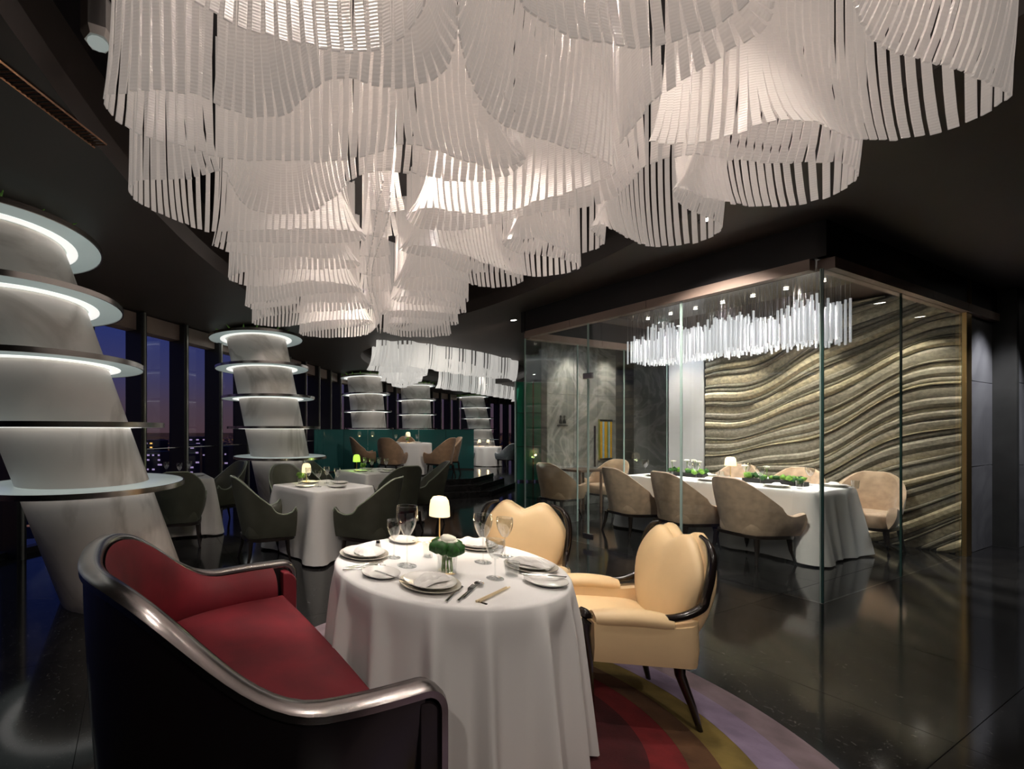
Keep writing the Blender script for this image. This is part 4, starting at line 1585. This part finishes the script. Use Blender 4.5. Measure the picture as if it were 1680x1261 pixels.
downlight(2.87, 6.67, 110, 'ceiling downlight in front of the platform, left of glass room', (2.0, 10.4, .9), 80)
downlight(5.9, 16.0, 200, 'added ceiling downlight over farthest round table', (6.2, 17.2, .7), 90)  # lamp added behind the far chandelier to lift the far end
downlight(6.3, 13.2, 160, 'added ceiling downlight behind the green glass screen', (5.6, 12.2, 1.2), 110, (.9, 1, .95))  # lamp added to brighten the green panes
downlight(3.04, 3.48, 190, 'added ceiling downlight between chandelier and glass room', G(1.3, 1.4, .5), 70)  # lamp added to brighten chairs and cloth in the glass room
p_ = G(-.75, 3.95)
downlight(p_[0], p_[1], 150, 'ceiling downlight in front of grey stone wall', (G(0, 3.95)[0], G(0, 3.95)[1], .9), 75, (.95, .95, 1))
p_ = G(-.8, 5.6)
downlight(p_[0], p_[1], 60, 'added ceiling downlight farther right along grey stone wall', (G(0, 5.6)[0], G(0, 5.6)[1], .9), 75, (.95, .95, 1))  # lamp added to lighten the stone panels farther right
p_ = G(3.45, 2.2)
downlight(p_[0], p_[1], 70, 'added ceiling downlight left in passage before grey marble wall', (G(3.95, 2.3)[0], G(3.95, 2.3)[1], 1.2), 90)  # lamp added to brighten the marble wall
p_ = G(3.45, 3.2)
downlight(p_[0], p_[1], 60, 'added ceiling downlight right in passage before grey marble wall', (G(3.95, 3.2)[0], G(3.95, 3.2)[1], 1.2), 90)  # second lamp added for the marble wall
p_ = G(2.55, 2.95)
downlight(p_[0], p_[1], 30, 'added ceiling downlight inside glass room by the pale pier', (G(2.7, 3.4)[0], G(2.7, 3.4)[1], 1.3), 80, (.9, .95, 1))  # lamp added to brighten the pier

# ------------------------------------------------------------------ tableware
ZT = .755
def on_table(c, dx, dy, z=ZT):
    return (c.x + dx, c.y + dy, z)
def mk_plate(r=.135, stack=2):
    mb = MB()
    mb.lathe([(.001, .004), (r * .6, .004), (r * .66, .006), (r * .97, .016), (r, .019), (r, .016), (r * .64, .0), (.001, .0)], 44, cap0=False, cap1=False)
    return mb
def plate_set(c, dx, dy, label, nlabel, ang=0., r=.125):
    t = thing('dinner_plate', label, 'plate', on_table(c, dx, dy), ang, 'dinner plates laid on tables')
    mk_plate(r).build('charger', M['plate_rim'], t, ang=60)
    p = mk_plate(r * .86)
    o = p.build('top_plate', M['plate'], t, ang=60)
    o.location = (0, 0, .010)
    # folded napkin on the plate
    x, y, z = on_table(c, dx, dy, ZT + .022)
    n = thing('folded_napkin', nlabel, 'napkin', (x, y, z), ang + .4, 'folded napkins')
    for k, (s_, zz) in enumerate(((1., .0), (.80, .011))):
        mb = MB()
        N, RN = 36, 7
        rows = []
        for q in range(RN):
            fr = q / (RN - 1)
            row = []
            for i in range(N + 1):
                a = -.25 + (PI + .5) * i / N
                rr = (.012 + .082 * fr) * s_ * (1 + .02 * math.sin(5 * a + k))
                hz = .020 * math.sin(PI * min(1, fr * .92 + .12)) ** .7 + .0018 * math.cos(18 * a) * fr
                row.append((rr * math.cos(a), rr * math.sin(a) * .85 - .03 * s_, zz + (hz if 0 < i < N else 0)))
            rows.append(row)
        rs = mb.grid(rows)
        mb.f.append(tuple(rs[0]))
        mb.build('fold', M['napkin'], n, ang=70)
    return t
def side_plate(c, dx, dy, label, r=.085):
    mb = mk_plate(r)
    o = mb.build('side_plate', M['plate'], None, ang=60)
    o.location = on_table(c, dx, dy)
    return tag(o, label, 'plate', 'side plates')
def wine_glass(c, dx, dy, h, r, label, z=ZT, parts=True):
    t = thing('wine_glass', label, 'glass', on_table(c, dx, dy, z), 0, 'wine glasses')
    hb = h * .50
    prof = []
    for k in range(11):
        u = k / 10
        rr = r * (math.sin(PI * (.06 + .56 * u)) ** .75)
        prof.append((max(rr, .005), hb + (h - hb) * u))
    inner = [(max(a - .0016, .001), b + (.003 if i < 2 else 0)) for i, (a, b) in enumerate(prof)]
    MB().lathe(prof + list(reversed(inner)), 28, cap0=False, cap1=False).build('bowl', M['drink_glass'], t, ang=80)
    MB().lathe([(.006, .006), (.0035, .02), (.0035, hb - .01), (.006, hb + .001)], 12, cap0=False, cap1=False).build('stem', M['drink_glass'], t, ang=80)
    MB().lathe([(r * .92, 0), (r * .92, .002), (r * .3, .004), (.006, .008)], 28).build('foot', M['drink_glass'], t, ang=80)
    return t
def tumbler(c, dx, dy, h, r, label, z=ZT):
    mb = MB()
    mb.lathe([(.001, .004), (r * .78, .004), (r, h), (r - .002, h), (r * .76, .008), (.001, .008)], 24, cap0=False, cap1=False)
    mb.lathe([(r * .80, 0), (r * .80, .004), (.001, .004)], 24, cap1=False)
    o = mb.build('tumbler', M['drink_glass'], None, ang=60)
    o.location = on_table(c, dx, dy, z)
    return tag(o, label, 'glass', 'small tumblers')
def cutlery(kind, p0, p1, label, z=ZT + .002):
    a, b = Vector(p0), Vector(p1)
    d = b - a
    L = d.length
    t = thing('table_' + kind, label, kind, (a.x, a.y, z), math.atan2(d.y, d.x), 'silver cutlery')
    MB().tube([(0, 0, .003), (L * .3, 0, .004), (L * .6, 0, .004)], lambda q: .0058 - .002 * q, 8, flat=.5).build('handle', M['silver'], t)
    if kind == 'knife':
        mb = MB()
        mb.prism([(L * .58, -.004), (L * .62, -.008), (L * .95, -.008), (L, .002), (L * .62, .005)], .002, .0045)
        mb.build('blade', M['silver'], t, smooth=False)
    elif kind == 'fork':
        MB().prism([(L * .58, -.003), (L * .72, -.011), (L * .78, -.011), (L * .78, .011), (L * .72, .011), (L * .58, .003)], .003, .006).build('neck', M['silver'], t, smooth=False)
        for k in range(4):
            y = -.0095 + .0063 * k
            MB().box(L * .775, L, y - .0016, y + .0016, .003, .0055).build('tine', M['silver'], t, smooth=False)
    else:
        mb = MB()
        mb.lathe([(.001, .002), (.012, .003), (.017, .008), (.016, .009), (.011, .0055), (.001, .0045)], 20, cap0=False, cap1=False)
        o = mb.build('bowl', M['silver'], t, ang=60)
        o.location = (L * .85, 0, 0)
        o.scale = (1.6, 1.15, 1)
    return t
def table_lamp(c, dx, dy, label, z=ZT, h=.265, shade=None, energy=1.2, col=(1, .75, .42), scale=1.):
    t = thing('table_lamp', label, 'lamp', on_table(c, dx, dy, z), 0, 'small cordless table lamps')
    MB().lathe([(.045, 0), (.047, .006), (.040, .012), (.006, .014)], 24).build('base', M['gold'], t, ang=50)
    MB().lathe([(.0045, .012), (.0045, h - .06)], 10).build('pole', M['gold'], t)
    R = .056
    prof = [(R * 1.04, h - .115), (R * 1.03, h - .10), (R, h - .06), (R * .90, h - .025), (R * .66, h - .006), (.012, h)]
    inn = [(max(a - .003, .001), b - .003) for a, b in reversed(prof[1:])]
    MB().lathe(prof + inn + [(R * 1.0, h - .115)], 28, cap0=False, cap1=False).build('shade', shade or M['shade'], t, ang=70)
    x, y, zz = on_table(c, dx, dy, z)
    light('table_lamp_bulb', 'POINT', (x, y, zz + h - .135), energy, col, .02)
    return t
def blob(seed, r, n=1, jit=.18, sub=2):
    bm = bmesh.new()
    bmesh.ops.create_icosphere(bm, subdivisions=sub, radius=r)
    R = random.Random(seed)
    for v in bm.verts:
        v.co *= 1 + R.uniform(-jit, jit)
    me = bpy.data.meshes.new('blob')
    bm.to_mesh(me)
    bm.free()
    me.polygons.foreach_set('use_smooth', [True] * len(me.polygons))
    return me
def put(me, name, mt, parent, loc, sc_=(1, 1, 1)):
    me.materials.clear()
    me.materials.append(mt)
    o = bpy.data.objects.new(name, me)
    C.objects.link(o)
    o.parent = parent
    o.location = loc
    o.scale = sc_
    return o

# near table
plate_set(TC, -.150, -.315, 'stacked plates nearest the viewer on the round table', 'folded white napkin on the plates nearest the viewer', .2)
plate_set(TC, -.385, .115, 'stacked plates at the left edge of the round table', 'folded white napkin on plates at left edge of round table', 1.3)
plate_set(TC, .375, -.085, 'stacked plates at the right of the round table', 'folded white napkin on plates at right of round table', -1.2, .115)
plate_set(TC, .245, .275, 'stacked plates at the far side of the round table', 'folded white napkin on plates at far side of round table', 2.6, .115)
side_plate(TC, -.335, -.185, 'small white side plate between left and nearest place settings')
side_plate(TC, .345, -.285, 'small white side plate at right front of round table')
side_plate(TC, -.13, .40, 'small white side plate at far left of round table')
cutlery('knife', (.330, 1.800), (.215, 1.935), 'silver butter knife lying on the left side plate', ZT + .018)
cutlery('knife', (.845, 1.885), (1.02, 1.845), 'silver butter knife lying by the right side plate', ZT + .02)
cutlery('knife', (.448, 1.628), (.560, 1.790), 'silver knife beside the nearest plates, left one')
cutlery('fork', (.493, 1.632), (.615, 1.800), 'silver fork beside the nearest plates, between knife and spoon')
cutlery('spoon', (.520, 1.660), (.655, 1.835), 'silver spoon beside the nearest plates')
cutlery('knife', (.085, 2.02), (.255, 2.085), 'silver knife beside the left plates, outer one')
cutlery('fork', (.10, 2.055), (.275, 2.115), 'silver fork beside the left plates')
cutlery('spoon', (.075, 1.995), (.285, 2.050), 'silver spoon beside the left plates')
cutlery('knife', (.86, 2.245), (1.00, 2.165), 'silver knife beside the right plates')
cutlery('fork', (.50, 2.52), (.64, 2.44), 'silver fork at far side of round table')
for k, off in enumerate((0, .013)):
    mb = MB().tube([(.560 + off, 1.625, ZT + .006), (.735 + off, 1.775, ZT + .006)], lambda q: .0042 - .0015 * q, 8)
    o = mb.build('chopstick', M['chopstick'])
    tag(o, 'pale wooden chopstick right of the silver spoon, ' + ('inner' if k == 0 else 'outer') + ' of the pair', 'chopstick', 'pair of chopsticks')
mb = MB().box(-.02, .02, -.006, .006, 0, .006)
o = mb.build('chopstick_rest', M['wood_dark'], None, bevel=.002)
o.location = (.583, 1.629, ZT - .0045)
o.rotation_euler = (0, 0, -.86)
tag(o, 'small dark chopstick rest at front of the round table', 'rest')
wine_glass(TC, -.195, -.05, .285, .050, 'tall wine glass left of the flower vase')
wine_glass(TC, -.235, .085, .19, .036, 'short wine glass behind the tall wine glass')
wine_glass(TC, .185, .005, .235, .044, 'wine glass right of the flower vase')
wine_glass(TC, .155, -.225, .17, .040, 'low wide wine glass at right front of round table')
wine_glass(TC, .33, .10, .20, .040, 'wine glass near the back cream armchair')
tumbler(TC, -.06, .10, .075, .030, 'small tumbler behind the flower vase')
tumbler(TC, .245, -.185, .06, .034, 'small tumbler beside the low wine glass')
# salt shaker
sh = thing('salt_shaker', 'tiny white salt shaker at left of round table', 'shaker', on_table(TC, -.30, .22), 0)
MB().lathe([(.016, 0), (.018, .01), (.012, .04)], 16).build('body', M['plate'], sh)
MB().lathe([(.0125, .04), (.010, .052), (.001, .056)], 16, cap0=False, cap1=False).build('cap', M['silver'], sh)
# vase
vz = thing('flower_vase', 'small glass vase with green balls and a white bloom on round table', 'vase', on_table(TC, -.03, -.14), 0)
MB().lathe([(.001, .0), (.040, .0), (.043, .004), (.046, .088), (.0435, .088), (.040, .007), (.001, .007)], 28, cap0=False, cap1=False).build('glass_cup', M['drink_glass'], vz, ang=60)
for k in range(9):
    a = 2 * PI * k / 9
    MB().tube([(.024 * math.cos(a + .6), .024 * math.sin(a + .6), .008), (.018 * math.cos(a), .018 * math.sin(a), .09)], .0035, 6).build('stem', M['leaf_bright'], vz)
for k in range(7):
    a = 2 * PI * k / 7 - .5
    put(blob(30 + k, .031, jit=.13), 'green_ball', M['leaf'], vz, (.050 * math.cos(a), .050 * math.sin(a), .112 + .006 * (k % 2)))
put(blob(41, .034, jit=.10), 'white_bloom', M['petal'], vz, (.008, .012, .142), (1.15, 1.1, .8))
for k in range(8):
    a = 2 * PI * k / 8
    put(blob(50 + k, .017, jit=.1, sub=1), 'petal', M['petal'], vz, (.008 + .030 * math.cos(a), .012 + .028 * math.sin(a), .140), (1.2, 1.2, .55))
table_lamp(TC, .075, .395, 'small brass table lamp with glowing cream shade on round table')

# ------------------------------------------------------------------ private room table setting
def gp(a, b): 
    p = CR + A * a + B * b
    return p
def flower_tray(a, b, label, L, seed, blooms=0):
    p = gp(a, b)
    t = thing('flower_tray', label, 'centrepiece', (p.x, p.y, ZT), rA)
    MB().box(-L/2, L/2, -.07, .07, .0, .05).build('tray', M['black'], t, smooth=False, bevel=.006)
    R = random.Random(seed)
    for k in range(int(L * 46)):
        put(blob(seed * 50 + k, .034, jit=.3, sub=1), 'foliage_tuft', M['leaf_bright'] if R.random() < .6 else M['leaf'], t, (R.uniform(-L/2, L/2), R.uniform(-.07, .07), .062 + R.uniform(0, .03)))
    for k in range(blooms):
        x, y, h = R.uniform(-L/2, L/2), R.uniform(-.06, .06), R.uniform(.17, .24)
        s_ = MB().tube([(x, y, .06), (x + R.uniform(-.02, .02), y, h)], .003, 5).build('stem', M['leaf_bright'], t)
        put(blob(seed * 70 + k, .028, jit=.15, sub=1), 'bloom', M['petal'], t, (x, y, h), (1.3, 1.3, .5))
flower_tray(1.92, 1.95, 'low green foliage tray with tall pale blooms, left on private table', .40, 3, 5)
flower_tray(1.02, 1.92, 'low green foliage tray, right on private table', .55, 5, 2)
pl_ = gp(1.45, 1.95)
table_lamp(pl_, 0, 0, 'small table lamp with glowing shade between flower trays on private table', h=.30, energy=1.5)
for k, (a, b) in enumerate(((.86, 1.55), (1.5, 1.55), (2.12, 1.55), (.62, 2.22), (1.2, 2.22), (1.82, 2.22))):
    p = gp(a, b)
    w_ = ('first near-side place from the glass corner', 'second near-side place from the glass corner', 'third near-side place from the glass corner', 'first wall-side place from the glass corner', 'second wall-side place from the glass corner', 'third wall-side place from the glass corner')[k]
    plate_set(p, 0, 0, 'stacked plates on private table, ' + w_, 'folded napkin on private table, ' + w_, ROOM_ROT + (PI if k > 2 else 0), .12)
    q = gp(a + .17, b + (.08 if k < 3 else -.08))
    wine_glass(q, 0, 0, .22, .042, 'wine glass on private table, ' + w_)
    q = gp(a - .17, b + (.05 if k < 3 else -.05))
    tumbler(q, 0, 0, .09, .034, 'tumbler on private table, ' + w_)

# ------------------------------------------------------------------ settings on the other tables
def simple_set(c, R_, name, n, ph, z=ZT, r=.11, rad=.26):
    words = ('first', 'second', 'third', 'fourth')
    for k in range(n):
        a = ph + 2 * PI * k / n
        dx, dy = rad * math.cos(a), rad * math.sin(a)
        o = mk_plate(r).build('dinner_plate', M['plate'], None, ang=60)
        o.location = (c.x + dx, c.y + dy, z)
        side = 'left' if dx < -.1 else 'right' if dx > .1 else 'middle'
        side += ' rear' if dy > .05 else ' front'
        tag(o, 'white plate at %s of %s' % (side, name), 'plate', 'plates on the other tables')
        wine_glass(Vector((c.x + .55 * dx - .4 * dy, c.y + .55 * dy + .4 * dx)), 0, 0, .20, .038, 'wine glass near %s plate of %s' % (side, name), z)
simple_set(sqc, .42, 'square table between olive chairs', 4, sqr + PI / 2 * .0)
simple_set(sq2, .42, 'second square table', 4, .5)
simple_set(sq3, .40, 'window table behind near column', 3, .3)
simple_set(PT, .55, 'far platform table', 4, .7, .331 + ZT, .11, .38)
simple_set(FT, .55, 'farthest round table', 3, .4, ZT, .11, .38)
table_lamp(sqc, -.20, .20, 'small lamp with pale yellow green shade on table between olive chairs', energy=.6, col=(.9, 1, .5), h=.24)
table_lamp(sq2, -.30, -.05, 'small lamp with bright green shade on second square table', energy=.5, col=(.7, 1, .3), shade=M['green_shade'], h=.26)
table_lamp(PT, .05, .05, 'tiny glowing lamp on far platform table', z=.331 + ZT, energy=.8)
table_lamp(FT, -.2, 0, 'tiny glowing lamp on left of farthest round table', energy=.8)
table_lamp(FT, .10, -.12, 'tiny glowing lamp on right of farthest round table', energy=.8)
def small_bouquet(c, dx, dy, label, z=ZT, seed=1):
    t = thing('small_bouquet', label, 'flowers', (c.x + dx, c.y + dy, z))
    MB().lathe([(.001, 0), (.030, 0), (.034, .07), (.031, .07), (.028, .005), (.001, .005)], 18, cap0=False, cap1=False).build('glass_cup', M['drink_glass'], t, ang=60)
    R = random.Random(seed)
    for k in range(7):
        put(blob(seed * 20 + k, .026, jit=.25, sub=1), 'foliage_tuft', M['leaf_bright'], t, (R.uniform(-.03, .03), R.uniform(-.03, .03), .08 + R.uniform(0, .04)))
small_bouquet(sqc, -.27, .14, 'small green bouquet beside lamp on table between olive chairs', seed=2)
small_bouquet(sq2, -.20, -.14, 'small green bouquet beside green lamp on second square table', seed=3)
small_bouquet(PT, .0, -.12, 'small green bouquet on far platform table', .331 + ZT, seed=4)
